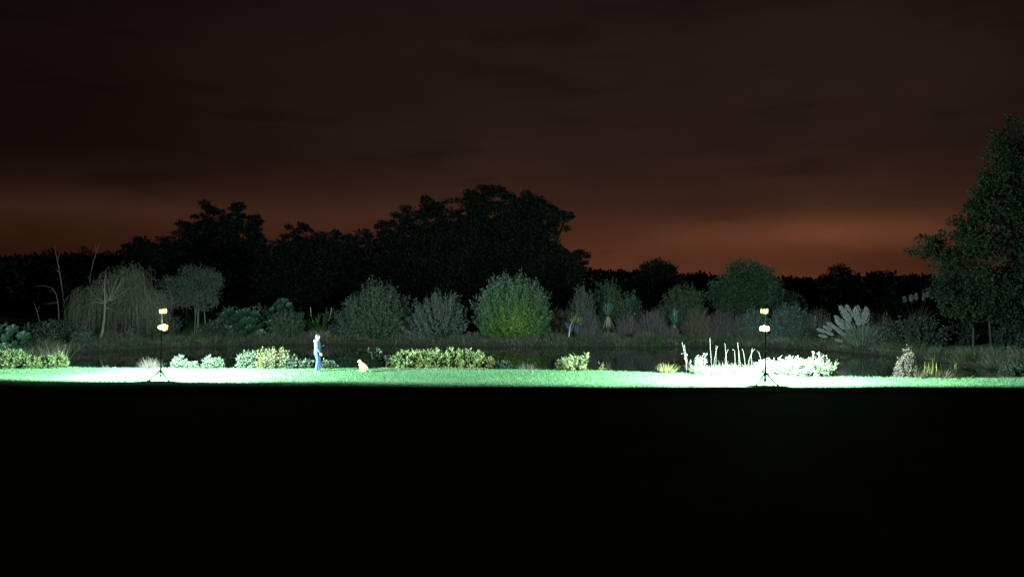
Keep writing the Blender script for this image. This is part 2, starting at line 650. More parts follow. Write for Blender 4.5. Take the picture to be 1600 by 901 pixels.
PRESET = {
    #            shoots leaves L    W     up  t0   mat       stem     stem_r spread random
    'willow':   (430, 56, .17, .055, .75, .30, M_WILLOW, STEM, .008, .12, .55),
    'upright':  (260, 52, .17, .050, .85, .25, M_GREY, STEM, .010, .10, .40),
    'round':    (340, 54, .15, .070, .45, .35, M_GREEN, STEM, .008, .12, .8),
    'leafy':    (90, 30, .12, .048, .50, .20, M_PALE, STEM, .006, .35, .8),
    'golden':   (110, 30, .12, .050, .50, .20, M_CREAM, STEM, .006, .35, .8),
    'hedgy':    (90, 34, .15, .055, .55, .10, M_YELLOW, STEM, .006, .40, .8),
    'twiggy':   (420, 16, .09, .022, .55, .35, M_MAUVE, M_MAUVE, .006, .25, .5),
    'browny':   (420, 16, .09, .022, .60, .35, M_BROWN, M_BROWN, .006, .25, .5),
    'teal':     (300, 34, .16, .050, .50, .30, M_TEAL, STEM, .008, .18, .6),
    'dark':     (260, 34, .18, .085, .45, .30, M_DARK, STEM, .008, .20, .8),
}


def shrub(name, label, px, Y, pw, top, kind, seed, group=None, dens=1.0, cat='shrub', depth=.9, base=None, tintf=None, material=None, leaf=1.0, rag=.18):
    R = rng(seed)
    ns, nl, L, W, up, t0, M, SM, sr, spread, rnd = PRESET[kind]
    M = material or M
    X = (px - CX) * S(Y)
    z0 = zg1(X, Y) if base is None else base
    z0 = max(z0, WATER_Z - .1)
    h = CAM_H + (CY - top) * S(Y) - z0
    w = pw * S(Y)
    L, W = L * leaf * 1.08, W * leaf * 1.24
    nl = int(nl * .72)
    size = np.clip((w * h) / 12.0, .12, 2.6)
    ns = int(ns * size ** .75 * dens) + 12
    root = thing(name, label, cat, (X, Y, z0), group)
    # tips over an ellipsoid reaching near the ground
    D = nrm(R.normal(size=(ns, 3)))
    r = R.uniform(.35, 1, ns) ** .5 * lump(D, R, 9, rag) * R.normal(1, .04 + .15 * rag, ns)
    tip = D * r[:, None] * [w / 2, w / 2 * depth, h * .56] + [0, 0, h * .46]
    tip[:, 2] = np.maximum(tip[:, 2], h * R.uniform(.06, .2, ns))
    bz = np.zeros((ns, 3))
    bz[:, :2] = tip[:, :2] * spread * 1.6 + R.normal(0, .05 * w, (ns, 2))
    ctrl = np.c_[bz[:, :2] + (tip[:, :2] - bz[:, :2]) * (.35 + .55 * up), tip[:, 2] * (.72 - .38 * up)]
    k = 5
    t = np.linspace(0, 1, k)[None, :, None]
    paths = (1 - t) ** 2 * bz[:, None] + 2 * t * (1 - t) * ctrl[:, None] + t * t * tip[:, None]
    st = MB().tubes(paths, (sr * np.linspace(1.6, .5, k))[None], 3, R.uniform(0, 1, ns))
    st.build('stems', SM, root)
    # leaves
    n = ns * nl
    si = np.repeat(np.arange(ns), nl)
    tt = R.uniform(t0, 1.0, n) ** .8
    tt_ = tt[:, None]
    P = (1 - tt_) ** 2 * bz[si] + 2 * tt_ * (1 - tt_) * ctrl[si] + tt_ * tt_ * tip[si]
    T = nrm(2 * (1 - tt_) * (ctrl[si] - bz[si]) + 2 * tt_ * (tip[si] - ctrl[si]))
    side = nrm(R.normal(size=(n, 3)))
    P = P + side * (R.uniform(0, 1, n) ** .7 * (w * .018 + .03) * (1.2 - .5 * tt))[:, None]
    D = nrm(T * (1 - rnd * .6) + side * (rnd + .25))
    q = (P - [0, 0, h * .42]) / [w / 2, w / 2, h * .58]
    rad = np.linalg.norm(q, axis=1)
    if tintf is None:
        tint = R.normal(.5, .22, n) + np.repeat(R.normal(0, .12, ns), nl)
    else:
        tint = tintf(q, rad, R, n)
    keep = P[:, 2] > .02
    fo = MB().leaves(P[keep], D[keep], (L * R.uniform(.65, 1.3, n))[keep], (W * R.uniform(.7, 1.3, n))[keep], R, np.clip(tint, 0, 1)[keep])
    fo.build('foliage', M, root)
    return root


def tree(name, label, Y, lobes, trunk_px, seed, leaf=(.26, .15), nleaf=26000, material=None, bark=None, group=None, clump=.16, flat=.6,
         trunk_r=.28, depth=.85, base=None, trunks=None, cat='tree', twig=True, nclump=None, open_=1.0):
    """lobes: (cx, cy, rx, ry[, dy]) in picture units at depth Y"""
    R = rng(seed)
    material = material or M_DARK
    bark = bark or BARK_DARK
    if group == BGT:                      # the tall trees stand well back from the pond
        Y *= 1.38
        leaf = (leaf[0] * 1.45, leaf[1] * 1.5)
        trunk_r *= 1.3
        nleaf = int(nleaf * 1.1)
    X = (trunk_px - CX) * S(Y)
    z0 = zg1(X, Y) if base is None else base
    root = thing(name, label, cat, (X, Y, z0), group)
    o = np.array([X, Y, z0])
    Ls = []
    for lb in lobes:
        c = at(lb[0], lb[1], Y) - o
        if len(lb) > 4:
            c[1] += lb[4]
        Ls.append((c, np.array([lb[2] * S(Y), lb[2] * S(Y) * depth, lb[3] * S(Y)])))
    area = np.array([l[1][0] * l[1][2] for l in Ls])
    ncl = nclump or int(min(420, 60 + 45 * len(Ls)))
    wb = MB()
    cen = (np.array([l[0] for l in Ls]) * area[:, None]).sum(0) / area.sum()
    zlow = min(l[0][2] - l[1][2] for l in Ls)
    fork = np.array([cen[0] * .35, cen[1] * .35, max(zlow + .4 * (cen[2] - zlow), .3 * cen[2])])
    # trunk(s)
    if trunks is None:
        tr = np.array([[0, 0, -.3], [fork[0] * .2, 0, fork[2] * .35], [fork[0] * .6, fork[1] * .6, fork[2] * .7], fork])
        wb.tubes(tr[None], np.array([[1.25, 1.0, .9, .8]]) * trunk_r, 8, .5)
    else:
        for tp in trunks:
            b = np.array([(tp - CX) * S(Y) - X, R.uniform(-.6, .6), -.3])
            tr = np.array([b, b * [1, 1, 0] + [R.normal(0, .1), 0, fork[2] * .5], b * [.8, 1, 0] + [0, 0, fork[2]], b * [.5, 1, 0] + [fork[0] * .5, 0, fork[2] + .8]])
            wb.tubes(tr[None], np.array([[1.2, 1.0, .8, .5]]) * trunk_r, 6, .5)
    P, D, tl = [], [], []
    nleaf = int(nleaf * .85)
    shares = np.maximum((ncl * area / area.sum()).astype(int), 8)
    nper = max(int(nleaf / shares.sum()), 10)
    for (c, rad), m in zip(Ls, shares):
        # limb to the lobe
        mid = (fork + c) / 2 + [0, 0, -.1 * rad[2]]
        limb = np.array([fork, fork * .6 + mid * .4, mid, mid * .4 + c * .6, c])
        wb.tubes(limb[None], np.array([[.62, .5, .4, .3, .2]]) * trunk_r, 6, .4)
        d = nrm(R.normal(size=(m, 3)))
        rr = R.uniform(.12, 1, m) ** .45 * lump(d, R, 6, .16) * open_
        cc = c + d * rr[:, None] * rad
        if twig:
            s = c + (cc - c) * .25 - [0, 0, 0]
            s[:, 2] -= rad[2] * .12
            mm = (s + cc) / 2 + R.normal(0, .05, (m, 3)) * rad
            wb.tubes(np.stack([s, mm, cc, cc + (cc - mm) * .35], 1), np.array([[.12, .09, .05, .02]]) * trunk_r, 3, .4)
        cs = clump * rad.mean() * R.uniform(.6, 1.35, m) + .12
        idx = np.repeat(np.arange(m), nper)
        off = nrm(R.normal(size=(len(idx), 3))) * (R.uniform(0, 1, len(idx)) ** .5)[:, None] * cs[idx][:, None] * [1.25, 1.25, flat * 1.25]
        P.append(cc[idx] + off)
        D.append(nrm(off / np.maximum(cs[idx][:, None], .01) + d[idx] * .5 + R.normal(0, .5, (len(idx), 3)) + [0, 0, -.15]))
        tl.append(np.clip(R.normal(.5, .2, len(idx)) + R.normal(0, .16, m)[idx], 0, 1))
    wb.build('trunk', bark, root, smooth=True)
    P, D, tl = np.concatenate(P), np.concatenate(D), np.concatenate(tl)
    n = len(P)
    MB().leaves(P, D, leaf[0] * R.uniform(.6, 1.3, n), leaf[1] * R.uniform(.6, 1.3, n), R, tl).build('crown', material, root)
    return root


def tuft(name, label, px, Y, pw, top, seed, material=None, n=260, lean=.35, bend=.3, width=.014, group=None, cat='grass', base=None, lmin=.55):
    """ornamental grass: many arching blades"""
    R = rng(seed)
    material = material or M_STRAW
    X = (px - CX) * S(Y)
    z0 = zg1(X, Y) if base is None else base
    z0 = max(z0, WATER_Z - .05)
    h = CAM_H + (CY - top) * S(Y) - z0
    w = pw * S(Y)
    root = thing(name, label, cat, (X, Y, z0), group)
    a = R.uniform(0, 2 * PI, n)
    rr = R.uniform(0, 1, n) ** .5 * w * .22
    P = np.stack([np.cos(a) * rr, np.sin(a) * rr, np.full(n, -.03)], 1)
    tl = np.abs(R.normal(0, lean, n))
    a2 = a + R.normal(0, .5, n)
    D = nrm(np.stack([np.cos(a2) * tl * w / h, np.sin(a2) * tl * w / h, np.ones(n)], 1))
    L = h * R.uniform(lmin, 1.08, n)
    MB().blades(P, D, L, width * R.uniform(.6, 1.4, n), bend * R.uniform(.3, 1.6, n), R, np.clip(R.normal(.5, .25, n), 0, 1)).build('blades', material, root)
    return root, h, w


def farY(px):
    return float(np.interp(px, [60, 110, 200, 300, 450, 600, 750, 900, 1100, 1200, 1290, 1400, 1500, 1590], [53, 55.3, 57.9, 60.8, 63.5, 62.8, 61, 61, 61, 59.5, 57, 51.8, 46.2, 41]))


def nearY(px):
    return float(np.interp(px, [0, 250, 480, 800, 860, 1050, 1200, 1300, 1400, 1500, 1600], [40.2, 40.1, 40.3, 40.1, 39.7, 38.3, 37.3, 36.7, 36.2, 35.9, 36.2]))


# ------------------------------------------------------------------ distant wood and background trees
def build_distant_wood():
    R = rng(77)
    tops = np.array([(-300, 405), (0, 402), (60, 396), (120, 398), (190, 398), (240, 392), (330, 362), (395, 372), (425, 398), (470, 372), (560, 388), (640, 352), (700, 345), (760, 335), (840, 352), (872, 398), (905, 420), (960, 422), (1000, 423), (1080, 428), (1110, 430),
                     (1220, 432), (1260, 436), (1300, 438), (1370, 426), (1420, 434), (1500, 432), (1700, 425), (2000, 420)], float)
    mb = MB()
    for layer, Yl in enumerate((150, 205, 260)):
        n = 210
        px = R.uniform(-300, 2000, n)
        Y = Yl + R.uniform(-20, 20, n)
        top = np.interp(px, tops[:, 0], tops[:, 1]) + np.abs(R.normal(0, 7, n))
        X = (px - CX) * Y / FPX
        h = CAM_H + (CY - top) * Y / FPX
        rad = R.uniform(3.0, 6.5, n)
        m = 200
        idx = np.repeat(np.arange(n), m)
        d = nrm(R.normal(size=(n * m, 3)))
        u = R.uniform(.5, 1, n * m) ** .5
        hh = h[idx]
        P = np.stack([X[idx] + d[:, 0] * rad[idx] * u, Y[idx] + d[:, 1] * rad[idx] * u, hh * .52 + d[:, 2] * hh * .5 * u], 1)
        P[:, 2] = np.maximum(P[:, 2], .1)
        mb.leaves(P, nrm(d + R.normal(0, .6, d.shape)), R.uniform(.7, 1.4, n * m), R.uniform(.5, .95, n * m), R, np.clip(R.normal(.25, .2, n * m), 0, 1))
    o = mb.build('distant_wood', M_DARK)
    tag(o, 'far dark belt of trees along the horizon', 'trees', kind='stuff')


build_distant_wood()

BGT = 'dark tall trees behind the pond garden'
tree('broadleaf_tree', 'low dark bushy tree at the far left edge behind the bare trunks', 105, [(20, 430, 62, 26), (75, 418, 40, 26), (-40, 425, 50, 30), (40, 470, 80, 40)], 25, 101, nleaf=15000, group=BGT)
tree('broadleaf_tree', 'low dark tree between the bare leaning trunk and the spiky tall conifers', 100, [(135, 412, 34, 24), (175, 412, 32, 22), (150, 450, 55, 45)], 150, 102, nleaf=13000, group=BGT)
tree('conifer_tree', 'tall dark conifer with tiered spiky branches left of the central grove', 95,
     [(326, 338, 20, 26), (318, 362, 46, 16), (302, 352, 22, 14), (345, 350, 22, 16), (318, 390, 60, 22), (250, 385, 44, 16), (214, 386, 26, 13), (200, 410, 24, 16), (280, 430, 90, 40), (290, 480, 90, 30)],
     318, 103, nleaf=40000, leaf=(.42, .15), flat=.35, group=BGT, clump=.22)
tree('conifer_tree', 'shorter conifer with forked spiky top on the right flank of tall conifer', 93,
     [(369, 336, 10, 20), (372, 356, 24, 12), (395, 352, 12, 16), (400, 372, 14, 14), (378, 385, 36, 24), (375, 430, 40, 45), (370, 480, 40, 30)],
     375, 104, nleaf=26000, leaf=(.42, .15), flat=.35, group=BGT, clump=.2)
tree('broadleaf_tree', 'rounded hazy dark tree in the dip between conifers and grove', 92, [(473, 366, 28, 20), (455, 392, 36, 24), (490, 385, 40, 26), (470, 435, 55, 45), (470, 480, 50, 25)], 470, 105, nleaf=20000, group=BGT, material=M_DARK)
tree('broadleaf_tree', 'small ragged dark tree below the grove’s sloping left shoulder'.replace('’', ''), 90, [(530, 380, 30, 20), (565, 374, 22, 18), (540, 420, 40, 42), (545, 475, 45, 30)], 545, 106, nleaf=16000, group=BGT)
tree('broadleaf_tree', 'broad dark tree forming the left shoulder of the central grove', 88,
     [(668, 325, 30, 22), (700, 326, 26, 20), (640, 345, 34, 24), (605, 358, 30, 20), (660, 370, 50, 36), (610, 395, 40, 34), (708, 368, 32, 34), (712, 430, 40, 44), (650, 430, 60, 45), (640, 478, 60, 30)], 650, 107, nleaf=34000, group=BGT, trunk_r=.4)
tree('broadleaf_tree', 'tallest dark dome-topped tree at the crest of the central grove', 86,
     [(757, 312, 34, 24), (738, 318, 26, 22), (785, 318, 26, 22), (748, 355, 46, 40), (785, 365, 40, 40), (755, 420, 55, 50), (760, 475, 55, 30)], 757, 108, nleaf=36000, group=BGT, trunk_r=.45)
tree('broadleaf_tree', 'dark tree with a limb jutting out at the right end of the grove', 84,
     [(826, 318, 30, 22), (815, 340, 36, 28), (862, 328, 24, 13), (886, 334, 16, 9), (848, 352, 36, 22), (835, 385, 48, 30), (865, 395, 24, 22), (830, 430, 50, 40), (835, 478, 50, 25)], 838, 109, nleaf=36000, group=BGT, trunk_r=.4, material=M_DARK, trunks=(820, 854))
tree('broadleaf_tree', 'low spreading tree tucked under the right end of the central grove', 82, [(893, 404, 26, 12), (870, 410, 26, 16), (885, 430, 34, 16), (875, 460, 36, 25)], 880, 110, nleaf=14000, group=BGT, material=M_DARK)
tree('broadleaf_tree', 'dark round dome tree against the orange glow behind the spiky palms', 88, [(1027, 432, 32, 27), (1010, 448, 26, 22), (1048, 450, 26, 22), (1028, 470, 40, 25)], 1028, 111, nleaf=17000, group=BGT, material=M_DARK, flat=.9)
tree('broadleaf_tree', 'dark flat-topped dome tree on the horizon above the white plumes', 118, [(1310, 436, 26, 18), (1292, 446, 20, 14), (1330, 442, 16, 16), (1310, 460, 36, 18)], 1310, 112, nleaf=14000, group=BGT, flat=.9)
tree('broadleaf_tree', 'thin bare-twigged tree right of the dark dome on the horizon', 120, [(1375, 436, 22, 14), (1395, 442, 22, 12), (1355, 448, 20, 12)], 1378, 113, nleaf=2500, leaf=(.3, .08), group=BGT)
tree('garden_tree', 'pale lit bushy tree rising behind the floodlight stand by white bed', 71,
     [(1164, 425, 20, 24), (1190, 428, 20, 18), (1150, 440, 28, 24), (1178, 446, 34, 24), (1130, 458, 26, 20), (1160, 466, 48, 20), (1205, 455, 18, 22)], 1165, 114, nleaf=30000, leaf=(.17, .09), material=M_GREEN, clump=.2, trunk_r=.14, flat=.8)
tree('garden_tree', 'dim leafy bush-tree on the right skirt of the pale lit tree', 73, [(1215, 462, 26, 18), (1240, 470, 16, 12), (1225, 478, 28, 12)], 1218, 115, nleaf=8000, leaf=(.17, .09), material=M_DARK, clump=.22, trunk_r=.1)
tree('broadleaf_tree', 'huge leafy tree overhanging the pond at the right edge of view', 50,
     [(1605, 232, 52, 52), (1575, 270, 46, 46), (1640, 300, 80, 80), (1556, 310, 44, 40), (1530, 340, 40, 30), (1590, 350, 60, 50), (1490, 366, 34, 22), (1452, 388, 32, 18), (1510, 388, 52, 30),
      (1570, 400, 60, 40), (1630, 420, 60, 60), (1500, 425, 50, 26), (1545, 448, 60, 30), (1490, 455, 34, 22), (1600, 470, 60, 30), (1530, 475, 36, 16), (1495, 478, 30, 14), (1520, 494, 34, 12), (1565, 488, 44, 16), (1620, 495, 40, 18)], 1545, 116,
     nleaf=62000, leaf=(.20, .12), material=M_OAK, bark=BARK_DARK, trunks=(1515, 1558, 1606), trunk_r=.065, clump=.2, flat=.75, nclump=600)
tree('garden_tree', 'slim-stemmed small tree with loose rounded crown behind the left floodlight', 65,
     [(298, 428, 26, 15), (325, 434, 20, 13), (272, 446, 20, 14), (312, 450, 30, 14), (288, 466, 28, 14), (338, 436, 10, 7), (334, 460, 8, 16), (262, 466, 14, 12), (318, 474, 24, 10)], 306, 117, nleaf=13000, leaf=(.17, .05), material=mat('leaf_drab_green', [(.03, .042, .03), (.055, .075, .052), (.09, .11, .08)], .65, .25, .2), bark=BARK, trunks=(300, 305, 311, 318), trunk_r=.04, clump=.34, flat=.8, nclump=150)


# weeping willow with pale bare boughs
def weeping_tree():
    Y = 58.6
    R = rng(120)
    X = (157 - CX) * S(Y)
    z0 = zg1(X, Y)
    o = np.array([X, Y, z0])
    root = thing('weeping_tree', 'weeping grey tree with pale bare boughs leaning over far bank', 'tree', o)
    P = lambda px, py, dy=0: at(px, py, Y) - o + [0, dy, 0]
    wb = MB()
    wb.tube1([P(154, 538), P(160, 518), P(163, 495), P(164, 474), P(163, 455), P(164, 436), P(166, 420)], [.12, .10, .085, .07, .045, .025, .010], 8)
    for pts, r in [([P(163, 474), P(148, 471), P(136, 475), P(122, 481)], .06), ([P(163, 472), P(150, 464), P(140, 455), P(136, 446)], .05), ([P(164, 476), P(170, 466), P(175, 456), P(179, 444)], .06),
                   ([P(165, 478), P(176, 474), P(190, 469), P(202, 467)], .05), ([P(163, 460), P(160, 448), P(163, 436)], .04), ([P(150, 470), P(138, 467), P(130, 468)], .03), ([P(164, 480), P(172, 488, 1), P(186, 492, 2), P(200, 500, 2)], .05),
                   ([P(164, 470), P(168, 455, 1.5), P(180, 435, 2.5), P(195, 425, 3)], .06), ([P(163, 470), P(150, 450, 1.5), P(140, 432, 2.5), P(128, 425, 3)], .06)]:
        wb.tube1(pts, np.linspace(r * .75, r * .2, len(pts)), 6)
    # fine drooping twigs sprung from many small limb ends
    nlimb = 46
    th = R.uniform(0, 2 * PI, nlimb)
    rr = R.uniform(.1, 1, nlimb) ** .6
    cx = P(172, 428)[0]
    Rx, top = 60 * S(Y), P(172, 408)[2]
    ends = np.stack([np.cos(th) * rr * Rx + cx, np.sin(th) * rr * Rx * .75 + 1.6, top * (1 - .36 * rr ** 2) * R.uniform(.62, 1.0, nlimb)], 1)
    hub = np.array([.5, .4, P(164, 470)[2]])
    m1 = hub + (ends - hub) * .5 + [0, 0, .5]
    limbs = np.stack([np.repeat(hub[None], nlimb, 0), m1, ends], 1)
    n = nlimb * 34
    li = np.repeat(np.arange(nlimb), 34)
    s = ends[li] + R.normal(0, 1, (n, 3)) * [.42, .42, .28]
    out = nrm(s - [cx, 1.6, top * .55] + R.normal(0, 1.2, (n, 3)))
    ln = R.uniform(.5, 1.0, n) ** 1.5 * np.minimum(s[:, 2] * .8, 3.4)
    k = 7
    t = np.linspace(0, 1, k)
    paths = s[:, None] + out[:, None] * (np.sin(t * 1.7) * .55)[None, :, None] * R.uniform(.4, 1.5, (n, 1, 1))
    paths += np.cumsum(R.normal(0, .05, (n, k, 3)), axis=1)
    paths[:, :, 2] -= ln[:, None] * t[None] ** 1.7
    paths[:, :, 2] = np.maximum(paths[:, :, 2], .12)
    front = (s[:, 1] < .3) & (np.abs(s[:, 0] - .4) < 1.6) & (R.uniform(0, 1, n) < .8)
    paths = paths[~front]
    n = len(paths)
    wb.build('trunk', BARK, root, smooth=True)
    MB().tubes(limbs, np.array([[.03, .02, .010]]), 4).tubes(paths, np.linspace(.005, .0025, k)[None], 3, R.uniform(0, 1, n)).build('hanging_twigs', STEM, root)
    m = 20
    idx = np.repeat(np.arange(n), m)
    tt = R.uniform(.0, 1, n * m)
    fi = tt * (k - 1)
    i0 = np.minimum(fi.astype(int), k - 2)
    fr = (fi - i0)[:, None]
    Q = paths[idx, i0] * (1 - fr) + paths[idx, i0 + 1] * fr + R.normal(0, .06, (n * m, 3))
    D = nrm(R.normal(0, .7, (n * m, 3)) + [0, 0, -.7])
    k2 = Q[:, 2] > .1
    MB().leaves(Q[k2], D[k2], .13, .034, R, np.clip(R.normal(.4, .25, n * m), 0, 1)[k2]).build('foliage', mat('leaf_drab', [(.020, .027, .014), (.040, .050, .026), (.070, .080, .046)], .7, .2, .2), root)


weeping_tree()


def dead_tree(label, Y, main, branches, r, seed):
    b = at(main[0][0], main[0][1], Y)
    z0 = zg1(b[0], Y)
    o = np.array([b[0], Y, z0])
    root = thing('dead_tree', label, 'tree', o, 'bare dead trunks on the far left bank')
    P = lambda p: at(p[0], p[1], Y) - o
    pts = [np.array([0, 0, -.2])] + [P(p) for p in main]
    MB().tube1(pts, np.linspace(r * .7, r * .22, len(pts)), 6).build('trunk', BARK_DEAD, root, smooth=True)
    for br in branches:
        pp = [P(p) for p in br]
        MB().tube1(pp, np.linspace(r * .35, r * .15, len(pp)), 5).build('branch', BARK_DEAD, root, smooth=True)
    return root


BARK_DEAD = mat('bark_dead', [(.018, .016, .014), (.040, .036, .031)], .85, .2, noise=6)


dead_tree('tall thin bare pale trunk, straightest of the dead trunks at left', 63, [(103, 500), (99, 466), (94, 430), (90, 408), (87, 395), (85, 384)], [[(92, 425), (86, 420)], [(90, 408), (93, 396)]], .11, 1)
dead_tree('bare leaning trunk poking up behind the weeping tree', 66, [(140, 500), (141, 430), (146, 408), (151, 392), (156, 378)], [[(146, 408), (150, 398)], [(150, 394), (149, 382)]], .09, 2)
dead_tree('bare bough arching over with drooping twigs at far left bank', 60, [(92, 500), (91, 475), (88, 460), (82, 450), (68, 446), (50, 447)], [[(90, 472), (78, 474), (64, 476)], [(84, 452), (76, 456)]], .08, 3)
dead_tree('short broken bare stick leaning left beside arching bough', 58, [(63, 515), (61, 498), (57, 484), (53, 472)], [[(58, 487), (62, 478)]], .06, 4)


# ------------------------------------------------------------------ shrubs of the far bank
def willow_tint(cxo, czo):
    def f(q, rad, R, n):
        d = np.sqrt((q[:, 0] - cxo) ** 2 + (q[:, 2] - czo) ** 2)
        return .10 + d * .66 + R.normal(0, .13, n)
    return f


FB = 'shrubs along the far bank'
shrub('willow_shrub', 'largest domed shrub on far bank, bright green with yellow heart', 800, 63, 122, 424, 'willow', 201, FB, dens=1.5, tintf=willow_tint(.08, -.35), rag=.2)
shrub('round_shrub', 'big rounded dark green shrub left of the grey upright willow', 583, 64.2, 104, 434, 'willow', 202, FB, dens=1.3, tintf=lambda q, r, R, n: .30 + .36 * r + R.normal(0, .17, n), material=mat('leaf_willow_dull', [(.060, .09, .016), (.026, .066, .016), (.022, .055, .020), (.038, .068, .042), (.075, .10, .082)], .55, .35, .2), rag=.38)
shrub('willow_shrub', 'grey-green upright willow shrub with spiky whip shoots', 692, 62.6, 80, 447, 'upright', 203, FB, dens=1.3, rag=.45, tintf=lambda q, r, R, n: .2 + .5 * r + R.normal(0, .15, n))
shrub('low_shrub', 'small dull shrub peeping out left behind the grey upright willow', 655, 66, 34, 476, 'teal', 204, FB, material=M_DARK)
shrub('low_shrub', 'little yellow-leaved shrub at right foot of big rounded shrub', 624, 63.4, 30, 503, 'hedgy', 205, FB, dens=2, material=mat('leaf_dull_yellow', [(.06, .08, .03), (.11, .12, .04), (.17, .16, .05)], .6, .3, .2))
shrub('twig_shrub', 'grey twiggy mound beside the big rounded shrub at waterline', 640, 63.0, 36, 515, 'twiggy', 206, FB, material=M_BROWN)
shrub('twig_shrub', 'grey twiggy mound between upright willow and domed shrub', 738, 62.0, 32, 516, 'twiggy', 207, FB)
shrub('leafy_shrub', 'dull green fine-leaved domed shrub behind the standing person', 449, 65, 56, 480, 'upright', 208, FB, dens=1.5, material=M_GREEN)
shrub('leafy_shrub', 'low dark shrub under the slim-stemmed tree', 362, 67, 60, 478, 'dark', 209, FB, material=M_GREEN)
shrub('leafy_shrub', 'broad low dark shrub next to dull domed shrub', 405, 68, 56, 474, 'dark', 210, FB, material=M_GREEN)
shrub('leafy_shrub', 'dim shrub in gap left of slim-stemmed tree trunks', 262, 66, 44, 486, 'dark', 211, FB)
shrub('leafy_shrub', 'dark shrub filling gap behind strap-leaved plant', 520, 67.5, 44, 478, 'dark', 212, FB)
shrub('leafy_shrub', 'pale speckled shrub at foot of the weeping tree', 128, 56.8, 42, 508, 'leafy', 213, FB, dens=2, material=M_GREY)
shrub('leafy_shrub', 'low dim shrub at far left behind big-leaved plant', 60, 56, 60, 500, 'dark', 214, FB)
shrub('leafy_shrub', 'green low shrub under weeping tree, left of floodlight pole', 190, 60.0, 70, 508, 'browny', 215, FB)
shrub('grey_shrub', 'upright grey shrub above the blue-tasselled plant', 909, 66.5, 48, 444, 'upright', 216, FB, dens=1.2, material=mat('leaf_olive_grey', [(.04, .055, .04), (.065, .085, .06), (.10, .12, .09)], .6, .3, .2))
shrub('grey_shrub', 'taller grey-green shrub right behind the larger spiky palm', 950, 69, 52, 440, 'round', 217, FB, dens=1.3, material=M_GREEN)
shrub('grey_shrub', 'lower grey-green shrub right of the larger spiky palm', 983, 68, 44, 454, 'round', 218, FB, dens=1.3, material=M_GREEN)
shrub('grey_shrub', 'loose green shrub behind the smaller spiky palm', 1068, 70, 74, 443, 'round', 219, FB, dens=1.2, material=M_GREEN)
for i, (px, Y, pw, top, lab) in enumerate([
        (532, 68, 44, 492, 'dark low shrub in the gap left of big rounded shrub'), (642, 68, 40, 486, 'dark shrub filling gap right of big rounded shrub'), (735, 67, 40, 494, 'dark shrub in gap between upright willow and largest domed shrub'),
        (866, 67.5, 46, 480, 'dark shrub at right shoulder of largest domed shrub'), (1276, 60.3, 40, 511, 'dim low shrub under the spiky rosette by plume grass'), (225, 63, 56, 494, 'dark shrub behind left floodlight pole on far bank'),
        (330, 63.6, 40, 502, 'low dim shrub at foot of slim tree stems'), (96, 59, 60, 496, 'dark tangle under the bare dead trunks'), (1490, 56, 70, 505, 'dark shrub under the huge tree beside its trunk'), (1585, 54, 70, 508, 'dark shrub at far right under the huge tree')]):
    shrub('leafy_shrub', lab, px, Y, pw, top, 'dark', 270 + i, FB, dens=1.3, rag=.35)
MV = 'mauve twiggy shrubs behind the far bank'
for i, (px, Y, pw, top, lab, kd) in enumerate([
        (920, 64.0, 46, 486, 'mauve twiggy mound between blue-tasselled plant and larger palm', 'twiggy'),
        (880, 66.0, 40, 482, 'dim brown twiggy mound right of the domed shrub', 'browny'),
        (980, 64.4, 50, 488, 'mauve twiggy mound just right of the larger spiky palm', 'twiggy'),
        (1018, 65.0, 48, 480, 'mauve twiggy mound left of the smaller spiky palm', 'twiggy'),
        (1046, 63.2, 44, 506, 'low pale mauve mound at foot of the smaller spiky palm', 'twiggy'),
        (1036, 68.5, 56, 474, 'dusky seed-headed mound behind the two spiky palms', 'browny'),
        (1088, 65.5, 56, 478, 'brown twiggy mound right of the smaller spiky palm', 'browny'),
        (1128, 66.5, 52, 478, 'dusky mound with pale stems below the pale lit tree', 'twiggy'),
        (1165, 66.0, 48, 480, 'mauve-brown mound left of the floodlight on right', 'browny'),
        (1005, 61.9, 40, 515, 'low grey grass-like mound at waterline between the palms', 'browny'),
        (952, 62.0, 34, 517, 'low olive mound at waterline under the larger palm', 'browny'),
        (1105, 62.0, 40, 515, 'low olive mound at waterline right of the smaller palm', 'browny')]):
    shrub('twig_shrub', lab, px, Y, pw, top, kd, 230 + i, MV, dens=1.6, cat='shrub')
shrub('teal_shrub', 'blue-green shrub just left of the right-hand floodlight head', 1180, 64, 44, 476, 'teal', 250, FB, dens=1.2)
shrub('teal_shrub', 'wide blue-green shrub just right of the right-hand floodlight head', 1232, 63.5, 66, 470, 'teal', 251, FB, dens=1.5)
shrub('teal_shrub', 'dim shrub between blue-green shrub and the large plume grass', 1278, 63, 44, 476, 'browny', 252, FB)
shrub('twig_shrub', 'pale grey dry clump at the waterline right of floodlight pole', 1220, 60.0, 36, 527, 'twiggy', 253, FB, dens=2, material=mat('twig_pale', [(.14, .13, .13), (.2, .19, .19), (.27, .26, .25)], .8, .2, .1))
shrub('grey_shrub', 'rounded grey-green shrub right of the large plume grass', 1372, 55.0, 54, 520, 'leafy', 254, FB, dens=3, material=M_GREY)
shrub('leafy_shrub', 'big dark shrub in shade below the small plume grass', 1432, 54.5, 110, 492, 'dark', 255, FB, dens=1.2)
shrub('leafy_shrub', 'dark brown shrub behind the large plume grass', 1370, 60.0, 60, 482, 'browny', 256, FB)
shrub('weed_plant', 'straggly pale-tipped weeds at the far right edge of bank', 1590, 45.2, 44, 534, 'leafy', 257, FB, dens=1.6, material=M_GREEN)
shrub('weed_plant', 'low grey weeds right at the water’s end on right'.replace('’', ''), 1582, 41.5, 40, 562, 'leafy', 258, FB, dens=1.6, material=M_GREY)


